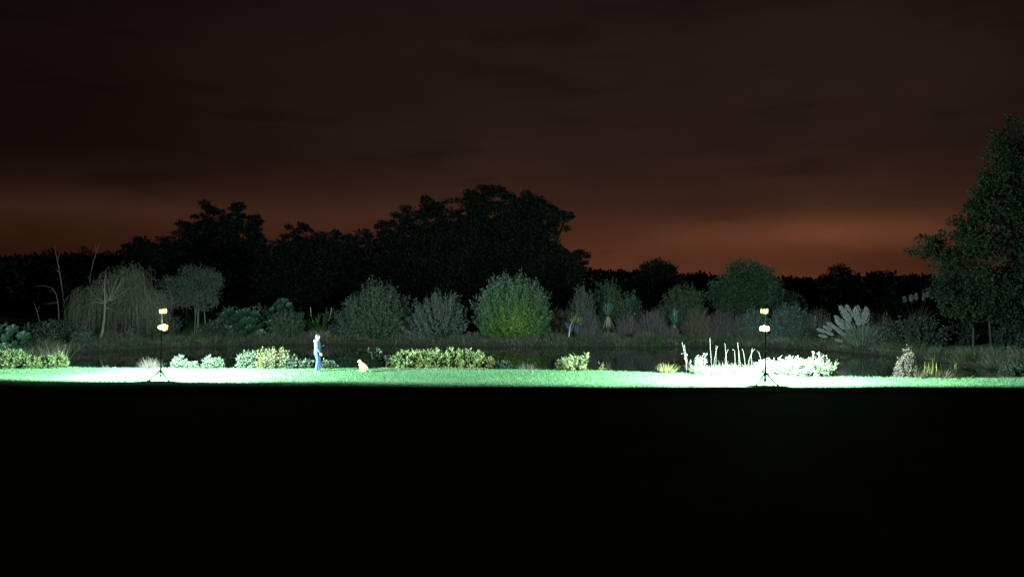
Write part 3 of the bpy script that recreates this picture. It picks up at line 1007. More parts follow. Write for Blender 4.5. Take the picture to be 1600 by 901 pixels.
# grasses that stand out on the far bank
FT = 'grass clumps on the far bank'
for px, dY, pw, top, lab, M, n in [
        (196, .6, 40, 522, 'dim straw clump on far bank left of floodlight pole', M_GRASS, 500),
        (270, .7, 60, 516, 'green rushy clump on far bank behind left floodlight pole', M_GRASS, 900),
        (302, .8, 30, 518, 'bright green rush clump on far bank under slim-stemmed tree', M_BANANA, 420),
        (345, .6, 44, 524, 'low mossy grass clump on far bank left of straw rushes', M_GRASS, 600),
        (415, .6, 56, 512, 'upright straw-coloured rushes on far bank left of dull domed shrub', M_STRAW, 800),
        (500, .6, 60, 508, 'pinkish dry reeds on far bank behind the standing person', M_ROSE, 800),
        (758, .3, 24, 524, 'pale reeds at left foot of the largest domed shrub', M_STRAW, 200),
        (787, .2, 20, 528, 'pale short reeds at foot of largest domed shrub', M_STRAW, 160),
        (880, .6, 50, 524, 'dull grass clump right of the largest domed shrub', M_GRASS, 600),
        (1085, .5, 26, 516, 'thin green-yellow grass on far bank below smaller palm', M_GRASS, 220),
        (1150, .6, 50, 524, 'grey grass clump on far bank left of floodlight pole', M_GRASS, 600),
        (1255, .6, 40, 524, 'olive grass clump on far bank right of pale grey clump', M_GRASS, 500),
        (1300, .6, 60, 524, 'low rough grass below the large plume grass', M_GRASS, 700),
        (1520, .9, 80, 532, 'wide pale grass mound on the right bank under huge tree', M_GRASS, 1200),
        (1475, .7, 50, 540, 'smaller grass mound left of the wide pale mound', M_GRASS, 700),
        (1555, .8, 50, 556, 'grass at right end of the bank, sloping to water', M_GRASS, 600)]:
    tuft('grass_clump', lab, px, farY(px) + dY, pw, top, 300 + px, M, n, lean=.55, bend=.35, width=.022, group=FT)


def build_bank_grass():
    """the continuous rough fringe of both banks, uncountable"""
    R = rng(9)
    seg = np.concatenate([POND, POND[:1]])
    L = np.linalg.norm(np.diff(seg, axis=0), axis=1)
    cs = np.concatenate([[0], np.cumsum(L)])
    # far side: overlapping tussocks of uneven height and colour
    nc = 620
    uc = R.uniform(0, cs[-1], nc)
    c = np.stack([np.interp(uc, cs, seg[:, 0]), np.interp(uc, cs, seg[:, 1])], 1)
    c2 = np.stack([np.interp((uc + .05) % cs[-1], cs, seg[:, 0]), np.interp((uc + .05) % cs[-1], cs, seg[:, 1])], 1)
    tang = nrm(np.c_[c2 - c, np.zeros(nc)])[:, :2]
    outw = np.stack([-tang[:, 1], tang[:, 0]], 1)
    outw *= np.sign(sdf(*(c + outw * .3).T))[:, None]
    c = c + outw * (R.uniform(.05, 1, nc) ** 1.6 * 2.4)[:, None]
    farc = (c[:, 1] > 42.5) | (c[:, 0] > 25.0)
    c, outw = c[farc], outw[farc]
    nc = len(c)
    ch = R.gamma(3.0, .17, nc).clip(.2, 1.2)
    ct = R.uniform(0, 1, nc)
    cr = R.uniform(.15, .55, nc)
    m = 170
    idx = np.repeat(np.arange(nc), m)
    n = nc * m
    p = c[idx] + R.normal(0, 1, (n, 2)) * cr[idx][:, None]
    d = sdf(p[:, 0], p[:, 1])
    k = d > .03
    p, d, idx = p[k], d[k], idx[k]
    n = len(p)
    P = np.c_[p, zg(p[:, 0], p[:, 1]) - .03]
    D = nrm(np.c_[R.normal(0, .28, (n, 2)) + (p - c[idx]) * .5 - outw[idx] * .15, np.ones(n)])
    h = ch[idx] * R.uniform(.45, 1.15, n)
    mb = MB().blades(P, D, h, R.uniform(.022, .042, n), R.uniform(.1, .8, n), R, np.clip(ct[idx] * .7 + R.normal(.12, .15, n), 0, 1), k=2)
    # near side: thin fringe along the lawn edge
    n = 60000
    u = R.uniform(0, cs[-1], n)
    p = np.stack([np.interp(u, cs, seg[:, 0]), np.interp(u, cs, seg[:, 1])], 1) + R.normal(0, .3, (n, 2))
    d = sdf(p[:, 0], p[:, 1])
    wave = .5 + .5 * np.sin(u * .55) * np.sin(u * .21 + 1) + .25 * np.sin(u * 2.1)
    k = ~((p[:, 1] > 42.5) | (p[:, 0] > 25.0)) & (d > .04) & (d < .45) & (R.uniform(0, 1, n) < .6 * wave)
    p = p[k]
    n = len(p)
    P = np.c_[p, zg(p[:, 0], p[:, 1]) - .03]
    D = nrm(np.c_[R.normal(0, .3, (n, 2)), np.ones(n)])
    mb.blades(P, D, R.uniform(.08, .28, n), R.uniform(.012, .02, n), R.uniform(.1, .7, n), R, R.uniform(0, .8, n), k=2)
    o = mb.build('bank_grass', mat('grass_bank', [(.034, .070, .024), (.056, .088, .040), (.095, .10, .062), (.13, .115, .092), (.19, .165, .125)], .65, .25, .2))
    tag(o, 'rough tangled grass fringing the pond banks', 'grass', kind='stuff')


build_bank_grass()


# ------------------------------------------------------------------ spiky palms, plume grasses, big-leaved plants (leaf by leaf)
def xform(o, loc, zdir, roll=0.0, sc=(1, 1, 1)):
    q = Vector(zdir).to_track_quat('Z', 'Y').to_matrix().to_4x4()
    o.matrix_local = Matrix.Translation(Vector(loc)) @ q @ Matrix.Rotation(roll, 4, 'Z') @ Matrix.Diagonal((*sc, 1))


def part(mesh, name, parent, loc, zdir, roll=0.0, sc=(1, 1, 1)):
    o = bpy.data.objects.new(name, mesh)
    COL.objects.link(o)
    o.parent = parent
    xform(o, loc, zdir, roll, sc)
    return o


def strap_mesh(name, M, w=.08, bend=.25, k=5, fold=.25, tint=.5):
    """unit-length strap leaf along z, creased and arching to +y"""
    V, F = [], []
    for i in range(k + 1):
        s = i / k
        ww = w * (1 - s ** 2.2) * (.55 + 1.2 * s if s < .4 else 1.0) * .5 + .001
        y = bend * s * s
        z = s - bend * .4 * s * s
        V += [(-ww, y + ww * fold, z), (0, y, z), (ww, y + ww * fold, z)]
    for i in range(k):
        a = i * 3
        for j in (0, 1):
            F += [(a + j, a + j + 1, a + j + 4), (a + j, a + j + 4, a + j + 3)]
    return MB().add(V, F, tint).mesh(name, M, True)


def yucca(label, px, Y, top, crown, bottom, nleaf, lf, seed):
    R = rng(seed)
    X = (px - CX) * S(Y)
    z0 = zg1(X, Y)
    hc = CAM_H + (CY - crown) * S(Y) - z0
    ht = CAM_H + (CY - top) * S(Y) - z0
    root = thing('spiky_palm', label, 'palm', (X, Y, z0), 'spiky palms on the far bank')
    MB().tube1([(0, 0, -.1), (.03, 0, hc * .5), (0, 0, hc)], [.13, .11, .09], 8).build('trunk', BARK_DARK, root, smooth=True)
    ms = [strap_mesh('leaf_blade', M_YUCCA, .085, b, 5, .3, t) for b, t in ((.05, .3), (.14, .6), (.28, .9))]
    L = ht - hc
    for i in range(nleaf):
        a = i * 2.399963 + R.normal(0, .2)
        u = i / nleaf
        el = math.radians(86 - 74 * u ** .9 + R.normal(0, 5))
        d = (math.cos(a) * math.cos(el), math.sin(a) * math.cos(el), math.sin(el))
        l = L * R.uniform(.85, 1.08) * (1.0 - .12 * u)
        part(ms[min(2, int(u * 3))], 'leaf', root, (0, 0, hc + .02), d, a + PI / 2 if u < .2 else 0, (l * lf, l, l))
    # dead skirt
    hm = strap_mesh('dead_leaf_blade', M_SKIRT, .09, .12, 4, .3, .6)
    hb = CAM_H + (CY - bottom) * S(Y) - z0
    for i in range(26):
        a = i * 2.399963
        el = math.radians(R.uniform(-88, -62) if i > 5 else R.uniform(-30, 0))
        d = (math.cos(a) * math.cos(el), math.sin(a) * math.cos(el), math.sin(el))
        l = (hc - hb) * R.uniform(.6, 1.0) * (1 if i > 5 else .7)
        part(hm, 'dead_leaf', root, (math.cos(a) * .09, math.sin(a) * .09, hc - .02), d, 0, (l * 1.1, l, l))
    return root


yucca('larger spiky palm with a brown skirt of dead leaves on far bank', 950, 63.2, 468, 494, 519, 44, 1.1, 401)
yucca('smaller spiky palm with few dead leaves on far bank', 1054, 64.2, 479, 507, 519, 34, .9, 402)
yucca('low dim spiky rosette between blue-green shrub and large plume grass', 1274, 61.5, 490, 505, 510, 30, 1.2, 403)


def plume_meshes():
    out = []
    for sd in range(3):
        R = rng(600 + sd)
        n = 460
        z = R.uniform(0, 1, n)
        rad = .15 * np.sin(PI * np.clip(z ** .8 * .9 + .08, 0, 1)) ** .9 * R.uniform(.7, 1.3, n)
        a = R.uniform(0, 2 * PI, n)
        u = R.uniform(.2, 1, n) ** .5
        P = np.stack([np.cos(a) * rad * u, np.sin(a) * rad * u, z * .9], 1)
        D = nrm(np.stack([np.cos(a) * .5, np.sin(a) * .5, np.ones(n) * 1.0], 1) + R.normal(0, .25, (n, 3)))
        out.append(MB().leaves(P, D, R.uniform(.12, .26, n), R.uniform(.012, .030, n), R, np.clip(R.normal(.7, .25, n), 0, 1)).mesh('plume_tuft', M_PLUME))
    return out


PLUMES = plume_meshes()


def plume_grass(label, px, Y, plumes, tuft_w, tuft_top, seed, nb):
    """plumes: (px,py of plume tip, length in picture units)"""
    R = rng(seed)
    X = (px - CX) * S(Y)
    z0 = max(zg1(X, Y), WATER_Z)
    o = np.array([X, Y, z0])
    root = thing('plume_grass', label, 'plume grass', o, 'plume grasses on the far bank')
    h = CAM_H + (CY - tuft_top) * S(Y) - z0
    w = tuft_w * S(Y)
    a = R.uniform(0, 2 * PI, nb)
    r = R.uniform(0, .2, nb) * w
    P = np.stack([np.cos(a) * r, np.sin(a) * r, np.full(nb, -.03)], 1)
    tl = R.uniform(0, .75, nb)
    D = nrm(np.stack([np.cos(a) * tl, np.sin(a) * tl, np.ones(nb)], 1))
    MB().blades(P, D, h * R.uniform(.7, 1.25, nb), .032, R.uniform(.1, .7, nb), R, np.clip(R.normal(.5, .2, nb), 0, 1), k=4).build('blades', mat('plume_blades', [(.09, .13, .10), (.16, .20, .15), (.26, .29, .22)], .6, .3, .2), root)
    for i, (tx, ty, pl) in enumerate(plumes):
        tip = at(tx, ty, Y) - o + [0, R.uniform(-.5, .5), 0]
        base = np.array([tip[0] * .12, tip[1] * .2, 0])
        d = nrm(tip - base)
        l = pl * S(Y)
        d2 = nrm(d + [d[0] * .15, 0, 0])
        pb = tip - d2 * l
        mid = (base + pb) / 2 + [-.04 * tip[0], 0, .12]
        MB().tube1([base, mid, pb + d * .02, pb + d2 * l * .6], [.009, .008, .006, .004], 5).build('stalk', STEM, root)
        part(PLUMES[i % 3], 'plume', root, pb, d2, R.uniform(0, 6), (l * R.uniform(.85, 1.1), l * .95, l * R.uniform(.95, 1.08)))
    return root


plume_grass('large plume grass with a fan of fat white plumes on far bank', 1345, 55.6,
            [(1311, 479, 22), (1317, 486, 20), (1325, 477, 23), (1332, 481, 22), (1341, 477, 22), (1351, 479, 23), (1357, 484, 22), (1336, 490, 20), (1303, 494, 20), (1309, 500, 20), (1318, 500, 22), (1326, 498, 20),
             (1294, 504, 16), (1302, 510, 18), (1287, 510, 14), (1280, 514, 14), (1290, 518, 14), (1283, 524, 13), (1308, 516, 18), (1346, 488, 20), (1304, 530, 13), (1313, 541, 10)], 70, 500, 501, 1000)
plume_grass('small dim plume grass against the dark under huge right tree', 1432, 74,
            [(1409, 464, 10), (1414, 462, 10), (1421, 461, 11), (1428, 460, 12), (1434, 457, 12), (1441, 459, 11), (1449, 451, 14)], 44, 474, 502, 260)


def round_leaf(name, M, tint, seed, lobes=7):
    R = rng(seed)
    m = lobes * 4
    a = np.arange(m) / m * 2 * PI
    rad = 1 - .22 * np.abs(np.sin(a * lobes / 2)) ** 1.5 + R.normal(0, .03, m)
    V = [(0, 0, 0)]
    for f in (.5, 1.0):
        for i in range(m):
            z = .28 * f * f + .06 * math.sin(a[i] * lobes) * f
            V.append((math.cos(a[i]) * rad[i] * f, math.sin(a[i]) * rad[i] * f, z))
    F = []
    for i in range(m):
        j = (i + 1) % m
        F += [(0, 1 + i, 1 + j), (1 + i, 1 + m + i, 1 + m + j), (1 + i, 1 + m + j, 1 + j)]
    return MB().add(V, F, tint).mesh(name, M, True)


RL = [round_leaf('round_leaf_blade', M_BIGLEAF, t, 700 + i) for i, t in enumerate((.1, .3, .65))]


def bigleaf(label, px, Y, leaves, seed, group='big-leaved plants'):
    """leaves: (px,py,radius px)"""
    R = rng(seed)
    X = (px - CX) * S(Y)
    z0 = max(zg1(X, Y), WATER_Z)
    o = np.array([X, Y, z0])
    root = thing('big_leaved_plant', label, 'plant', o, group)
    for i, (lx, ly, lr) in enumerate(leaves):
        c = at(lx, ly, Y) - o + [0, R.uniform(-.8, .5), 0]
        st = MB().tube1([(c[0] * .15, c[1] * .15, -.05), (c[0] * .55, c[1] * .55, c[2] * .62), c], [.014, .012, .010], 6).build('leaf_stalk', BARK_DARK, root, smooth=True)
        r = lr * S(Y)
        nrml = nrm(np.array([R.normal(0, .35), -.75 + R.normal(0, .3), .75]))
        part(RL[int(R.integers(0, 3))], 'leaf', root, c, nrml, R.uniform(0, 6), (r, r, r))
    return root


R_ = rng(31)
bigleaf('giant dark round-leaved plant at the left edge behind yellow bushes', 18, 46,
        [(14, 508, 12), (2, 516, 14), (25, 516, 11), (-12, 520, 16), (8, 528, 15), (24, 527, 11), (38, 526, 11), (-2, 538, 15), (14, 542, 13), (30, 536, 12), (43, 534, 9), (40, 546, 10), (28, 548, 11), (10, 552, 11), (-15, 545, 14)], 801)
bigleaf('dim round-leaved plants bank under slim-stemmed tree on far bank', 378, 65.6,
        [(350, 492, 9), (362, 488, 9), (374, 492, 10), (386, 488, 9), (398, 492, 9), (368, 500, 10), (382, 502, 11), (356, 504, 10), (396, 503, 10), (408, 498, 9), (372, 512, 10), (390, 513, 10), (408, 511, 9), (356, 515, 9), (342, 506, 9), (420, 506, 8), (348, 522, 9), (364, 523, 10), (380, 523, 10), (396, 522, 10), (412, 521, 9), (336, 516, 8), (424, 516, 8)], 802)
bigleaf('flat-topped teal leafed plant peering over the dull domed shrub', 440, 67.5,
        [(440, 473, 9), (449, 471, 6), (432, 477, 7), (454, 477, 6), (426, 484, 6), (442, 481, 8)], 803)


def strap_plant(label, px, Y, top, n, seed):
    R = rng(seed)
    X = (px - CX) * S(Y)
    z0 = zg1(X, Y)
    h = CAM_H + (CY - top) * S(Y) - z0
    root = thing('strap_leaved_plant', label, 'plant', (X, Y, z0))
    MB().tube1([(0, 0, -.1), (0, 0, h * .1), (0, 0, h * .2)], [.12, .10, .06], 8).build('stem', STEM, root, smooth=True)
    ms = [strap_mesh('strap_blade', M_BANANA, .10, b, 6, .25, t) for b, t in ((.25, .3), (.5, .55), (.75, .8))]
    for i in range(n):
        a = i * 2.399963 + R.normal(0, .2)
        el = math.radians(R.uniform(42, 84))
        d = Vector((math.cos(a) * math.cos(el), math.sin(a) * math.cos(el), math.sin(el)))
        l = h * R.uniform(.75, 1.08)
        o = part(ms[i % 3], 'leaf', root, (math.cos(a) * .12, math.sin(a) * .12, h * .12), d, 0, (l, l, l))
        # roll so that the arch (local +y) falls outward and down
        q = d.to_track_quat('Z', 'Y')
        yl = q @ Vector((0, 1, 0))
        xl = q @ Vector((1, 0, 0))
        down = Vector((0, 0, -1))
        roll = math.atan2(-down.dot(xl), down.dot(yl))
        xform(o, (math.cos(a) * .12, math.sin(a) * .12, h * .12), d, roll, (l, l, l))
    for sx in (-.7, .9):
        MB().tube1([(sx * .3, 0, h * .1), (sx, .1, h * .75), (sx * 1.08, .1, h * 1.04)], [.012, .012, .022], 5).build('flower_spike', STEM_PALE, root)
    return root


strap_plant('bright green arching strap-leaved plant behind the pinkish reeds', 499, 66, 482, 54, 811)


def blue_plant():
    Y = 62.2
    px = 888
    R = rng(812)
    X = (px - CX) * S(Y)
    z0 = zg1(X, Y)
    o = np.array([X, Y, z0])
    root = thing('blue_flowering_plant', 'small pale-stemmed plant hung with drooping blue tassels on far bank', 'plant', o)
    P = lambda a, b: at(a, b, Y) - o
    MB().tube1([(0, 0, -.05), P(889, 526), P(890, 518), P(891, 510), P(894, 503)], [.05, .045, .04, .035, .02], 6).build('stem', STEM_PALE, root, smooth=True)
    for i, (a, b, c, d) in enumerate([(886, 505, 887, 511), (889, 504, 890, 520), (892, 505, 893, 518), (895, 505, 896, 512), (899, 508, 900, 517), (902, 508, 903, 520), (891, 506, 892, 516), (884, 504, 885, 507)]):
        p0, p1 = P(a, b), P(c, d)
        n = 90
        t = R.uniform(0, 1, n)
        Q = p0 + (p1 - p0) * t[:, None] + R.normal(0, .022, (n, 3))
        MB().leaves(Q, nrm(R.normal(0, .5, (n, 3)) + [0, 0, -1]), .07, .035, R, np.clip(R.normal(.5, .3, n), 0, 1)).build('flower_tassel', M_BLUE, root)
    n = 160
    Q = P(898, 498) + R.normal(0, 1, (n, 3)) * [.22, .22, .18]
    MB().leaves(Q, nrm(R.normal(0, 1, (n, 3))), .14, .06, R, R.uniform(0, .6, n)).build('foliage', M_YELLOW, root)
    MB().tube1([P(894, 503), P(897, 499), P(899, 495)], [.02, .015, .01], 5).build('twig', STEM_PALE, root)


blue_plant()


# ------------------------------------------------------------------ plants of the near bank
NB = 'plants along the near bank'
shrub('leafy_bush', 'yellow-green bush at the left edge of the lawn strip', 14, 40.3, 66, 542, 'hedgy', 901, NB, dens=4, material=mat('leaf_lime', [(.09, .17, .06), (.17, .25, .09), (.32, .33, .13)], .55, .3, .2))
shrub('leafy_bush', 'low yellow-green bush, middle of the three at the left edge', 56, 40.3, 40, 556, 'hedgy', 902, NB, dens=4, material=MATS['leaf_lime'])
shrub('leafy_bush', 'green bush below dry seed stalks, beside the left water edge', 86, 40.4, 40, 552, 'hedgy', 903, NB, dens=4, material=MATS['leaf_lime'])
tuft('dry_stalks', 'tuft of tall dry seed stalks behind left yellow-green bushes', 90, 42.4, 30, 526, 904, M_STRAW, 110, lean=.5, bend=.15, width=.018, group=NB)
tuft('grass_tuft', 'tiny pale tuft alone at water edge left of floodlight', 165, 40.3, 14, 567, 905, M_ROSE, 60, lean=.6, group=NB)
tuft('grass_tuft', 'pale feathery grass tuft right beside the left floodlight pole', 233, 40.2, 34, 553, 906, M_ROSE, 420, lean=.75, bend=.15, width=.010, group=NB)
shrub('leafy_bush', 'small pale mint bush just right of left floodlight legs', 280, 40.1, 19, 557, 'leafy', 907, NB, dens=2.6, rag=.6, leaf=1.25)
shrub('leafy_bush', 'tiny pale bush between two taller mint bushes', 300, 40.0, 14, 566, 'leafy', 908, NB, dens=2.6, rag=.6, leaf=1.25)
shrub('leafy_bush', 'pale branching mint bush, second tallest near left floodlight', 327, 40.1, 19, 555, 'leafy', 909, NB, dens=2.2, rag=.7, leaf=1.25)
shrub('leafy_bush', 'narrow pale shoot of a bush beside the branching mint bush', 342, 40.2, 11, 557, 'leafy', 910, NB, dens=2.2, rag=.7, leaf=1.25)
shrub('leafy_bush', 'whitish leafy bush at left end of the big golden bush', 384, 40.2, 30, 548, 'leafy', 911, NB, dens=4, rag=.3)
shrub('leafy_bush', 'big golden cream-leaved bush left of the standing person', 422, 40.3, 60, 542, 'golden', 912, NB, dens=4, rag=.3)
shrub('leafy_bush', 'low pale bush against the right side of the golden bush', 455, 40.0, 40, 557, 'leafy', 913, NB, dens=2.6, rag=.6, leaf=1.25)
shrub('leafy_bush', 'small pale bush between golden bush and the person', 479, 40.2, 20, 562, 'leafy', 914, NB, dens=2.6, rag=.6, leaf=1.25)
shrub('leafy_bush', 'small pale bush directly behind the legs of the person', 511, 40.3, 28, 564, 'leafy', 915, NB, dens=3, rag=.5)
# white sparse flowering weed right of the dog


def flowering_weed(label, px, Y, stems, seed, material, nl=26, ls=.09, rad=.012, group=NB, spread=.06, name='flowering_weed'):
    """stems: list of picture-space polylines; each stem a part carrying its leaves"""
    R = rng(seed)
    X = (px - CX) * S(Y)
    z0 = max(zg1(X, Y), WATER_Z)
    o = np.array([X, Y, z0])
    root = thing(name, label, 'plant', o, group)
    for st in stems:
        dy = R.uniform(-.15, .15)
        pts = [at(a, b, Y) - o + [0, dy, 0] for a, b in st]
        pts[0][2] = min(pts[0][2], 0) - .05
        s = MB().tube1(pts, np.linspace(rad, rad * .4, len(pts)), 5).build('stem', STEM_PALE, root, smooth=True)
        if nl:
            pts = np.array(pts)
            t = R.uniform(.35, 1, nl) * (len(pts) - 1)
            i = np.minimum(t.astype(int), len(pts) - 2)
            f = (t - i)[:, None]
            Q = pts[i] * (1 - f) + pts[i + 1] * f + R.normal(0, spread * .4, (nl, 3))
            D = nrm(R.normal(0, .8, (nl, 3)) + [0, 0, .5])
            MB().leaves(Q, D, ls * R.uniform(.6, 1.3, nl), ls * .55, R, R.uniform(0, 1, nl)).build('foliage', material, s)
    return root


flowering_weed('white sparse flowering weed at the water edge right of the dog', 590, 40.4,
               [[(588, 577), (589, 566), (588, 556), (590, 541)], [(594, 577), (594, 564), (590, 556)], [(588, 577), (585, 565), (579, 552), (575, 546)], [(597, 577), (598, 566), (595, 560)], [(590, 556), (594, 548), (597, 549)], [(586, 560), (581, 548)]], 921, M_WHITE, 22, .09)
shrub('weed_plant', 'mauve straggly weed at left end of the long yellow hedge', 606, 40.4, 26, 552, 'leafy', 922, NB, dens=2, material=M_GREY, rag=.5)
HG = 'bushes of the long yellow-green hedge'
for i, (px, pw, top, lab) in enumerate([(632, 46, 548, 'hedge bush at the left end, pale green'), (655, 48, 545, 'hedge bush with the most yellow leaves, second from left end'), (680, 48, 547, 'hedge bush in the middle, mid green tips'),
                                        (702, 48, 545, 'hedge bush right of the middle, green'), (725, 46, 546, 'hedge bush second from right end'), (745, 34, 549, 'hedge bush at the right end with a yellow patch')]):
    shrub('hedge_bush', lab + ' of long low hedge', px, 40.35 + .1 * (i % 2), pw, top, 'hedgy', 930 + i, HG, dens=5, rag=.12, leaf=1.3,
          material=mat('leaf_hedge_%d' % i, [(.16, .28, .10), (.30, .43, .15), (.52, .57, .20), (.74, .62, .22)], .5, .4, .25),
          tintf=(lambda sh: lambda q, r, R, n: R.normal(.38 + sh, .25, n))([-.1, .22, 0, -.05, .02, .08][i]))
shrub('leafy_bush', 'small pale yellow bush just right of the hedge', 765, 40.2, 16, 558, 'hedgy', 941, NB, dens=4)
shrub('leafy_bush', 'low dull bush under the largest domed shrub reflection', 784, 40.1, 22, 563, 'hedgy', 942, NB, dens=3, material=M_GREY)
tuft('grass_tuft', 'fine rose-brown grass tuft left of bright leafy bush at centre', 824, 39.9, 40, 561, 943, M_ROSE, 420, lean=.7, bend=.15, width=.009, group=NB)
tuft('grass_tuft', 'short grass tuft hard against bright leafy centre bush', 853, 39.7, 14, 569, 944, M_ROSE, 90, lean=.6, group=NB)
shrub('leafy_bush', 'bright large-leaved bush by the water at picture centre', 894, 39.5, 70, 551, 'hedgy', 945, NB, dens=3, rag=.35, leaf=1.5, material=mat('leaf_bright', [(.24, .33, .13), (.40, .46, .20), (.58, .57, .27)], .5, .4, .25))
tuft('grass_tuft', 'pinkish grass tuft at right foot of bright leafy bush', 935, 39.3, 24, 567, 946, M_ROSE, 160, lean=.7, group=NB)
tuft('grass_tuft', 'lone small pink tuft right of the bright leafy bush', 951, 39.2, 14, 570, 947, M_ROSE, 70, lean=.7, group=NB)
tuft('grass_tuft', 'golden spiky grass tuft left of the white reed bed', 1043, 38.0, 38, 561, 948, mat('grass_gold', [(.20, .20, .06), (.34, .31, .11), (.42, .37, .16)], .6, .3, .25), 230, lean=.7, bend=.2, width=.018, group=NB)
flowering_weed('tall leafy spire weed at left end of white reed bed', 1070, 37.8, [[(1073, 582), (1072, 565), (1069, 550), (1066, 534)], [(1073, 580), (1074, 562), (1071, 548), (1070, 538)], [(1076, 582), (1079, 572), (1078, 562)]], 949, M_WHITE, 16, .08, .008)
flowering_weed('thick-leaved white weed in left part of reed bed', 1094, 37.5, [[(1094, 583), (1092, 568), (1089, 556)], [(1095, 583), (1097, 566), (1099, 554)], [(1094, 583), (1087, 570), (1086, 562)], [(1096, 583), (1101, 570), (1103, 560)]], 950, M_WHITE, 34, .12, .010, spread=.15)
# individual reeds standing out of the white bed
reeds = [[(1110, 583), (1109, 560), (1108, 548), (1107, 527)], [(1121, 583), (1121, 560), (1121, 545), (1121, 540)], [(1116, 583), (1118, 562), (1121, 548), (1123, 541)], [(1133, 583), (1133, 565), (1131, 548), (1130, 535)],
         [(1155, 583), (1154, 565), (1152, 548), (1150, 534)], [(1158, 583), (1157, 565), (1157, 551)], [(1166, 583), (1163, 560), (1161, 548), (1159, 545)], [(1166, 578), (1168, 562), (1172, 550), (1177, 544)], [(1176, 583), (1176, 560), (1177, 545), (1178, 544)],
         [(1190, 578), (1188, 562), (1185, 551), (1182, 548)], [(1146, 583), (1148, 562), (1147, 548), (1144, 545)], [(1136, 583), (1134, 560), (1137, 550), (1139, 546)]]


def reed_bed():
    Y = 37.15
    px = 1145
    R = rng(960)
    X = (px - CX) * S(Y)
    z0 = zg1(X, Y)
    o = np.array([X, Y, z0])
    root = thing('reed_bed', 'bed of tall pale reeds, some bent over, by right floodlight', 'reeds', o, NB)
    for r in reeds:
        dy = R.uniform(-.3, .3)
        pts = [at(a, b, Y) - o + [0, dy, 0] for a, b in r]
        pts[0][2] = -.05
        MB().tube1(pts, np.linspace(.008, .005, len(pts)), 6, .6).build('reed', mat('reed_stem', [(.05, .052, .04), (.09, .09, .07)], .7, .2, noise=5), root, smooth=True)
    n = 3200
    x = R.uniform(-60, 52, n) * S(Y)
    P = np.stack([x, R.uniform(-.45, .5, n), np.full(n, -.05)], 1)
    D = nrm(np.c_[R.normal(0, .3, (n, 2)), np.ones(n)])
    MB().blades(P, D, R.uniform(.35, .95, n) * (.78 + .22 * np.sin(x * 3) * np.sin(x * 7.3 + 1)), R.uniform(.016, .032, n), R.uniform(.1, .7, n), R, R.uniform(0, 1, n)).build('blades', mat('reed_blades', [(.14, .16, .09), (.28, .28, .20), (.42, .41, .33)], .6, .3, .25), root)


reed_bed()
WB = mat('leaf_white_green', [(.20, .27, .16), (.36, .42, .30), (.55, .57, .48)], .6, .3, .25)
shrub('leafy_bush', 'low bleached bush directly behind right floodlight pole', 1205, 36.8, 56, 562, 'leafy', 961, NB, dens=4, material=WB, rag=.3)
shrub('leafy_bush', 'bleached mound right of the floodlight pole in white bed', 1240, 36.6, 62, 556, 'leafy', 962, NB, dens=4, material=WB, rag=.2)
shrub('leafy_bush', 'bushy green-skirted mound at right end of the white bed', 1278, 36.4, 60, 555, 'leafy', 963, NB, dens=4, material=mat('leaf_fresh', [(.14, .24, .09), (.26, .34, .18), (.42, .46, .32)], .6, .3, .25), rag=.2)
flowering_weed('two short flower heads poking from white bed at its right', 1275, 36.5, [[(1271, 575), (1270, 556), (1270, 549)], [(1279, 575), (1279, 556), (1278, 550)], [(1282, 575), (1284, 560), (1285, 554)]], 964, M_WHITE, 22, .10, .016)
tuft('grass_tuft', 'ragged grass tuft past right end of white bed', 1304, 36.7, 24, 570, 965, M_STRAW, 120, lean=.8, group=NB)
tuft('grass_tuft', 'small green tuft on lawn edge right of the white bed', 1322, 36.5, 34, 581, 966, M_BANANA, 160, lean=.8, group=NB)
DT = mat('dry_tan', [(.12, .09, .065), (.21, .165, .12), (.34, .29, .23)], .75, .2, .15)
DB = mat('dry_brown', [(.10, .07, .045), (.19, .14, .085), (.29, .22, .15)], .75, .2, .15)
shrub('dry_plant', 'tall tan feathery dry plant at the right lawn edge', 1415, 36.4, 34, 536, 'twiggy', 967, NB, dens=3.2, cat='plant', material=DT, rag=.6, leaf=1.3)
tuft('dry_plant', 'brown dry weeds between tan feathery plant and iris leaves', 1434, 36.2, 34, 562, 968, DB, 320, lean=.7, bend=.25, width=.018, group=NB, cat='plant')
tuft('dry_plant', 'brown dry weeds right of the yellow iris leaves', 1473, 36.1, 34, 564, 969, DB, 240, lean=.8, bend=.3, width=.018, group=NB, cat='plant')


def iris():
    Y = 36.2
    px = 1457
    X = (px - CX) * S(Y)
    z0 = zg1(X, Y)
    o = np.array([X, Y, z0])
    root = thing('iris_plant', 'yellow-green sword-leaved iris clump standing at right lawn edge', 'plant', o, NB)
    ms = [strap_mesh('sword_blade', M_IRIS, .05, b, 4, .2, t) for b, t in ((.02, .3), (.06, .8))]
    R = rng(970)
    for i, (a, b, c, d) in enumerate([(1461, 588, 1461, 549), (1459, 588, 1453, 553), (1457, 588, 1452, 555), (1458, 588, 1458, 560), (1446, 590, 1445, 563), (1445, 590, 1442, 572), (1456, 588, 1450, 566), (1462, 588, 1464, 565), (1447, 590, 1449, 572), (1433, 590, 1432, 570), (1453, 589, 1456, 572)]):
        p0 = at(a, b, Y) - o + [0, R.uniform(-.1, .1), 0]
        p0[2] = -.03
        p1 = at(c, d, Y) - o
        v = p1 - p0
        l = float(np.linalg.norm(v))
        part(ms[i % 2], 'leaf', root, p0, v / l, R.uniform(-.5, .5), (1.2, l, l))


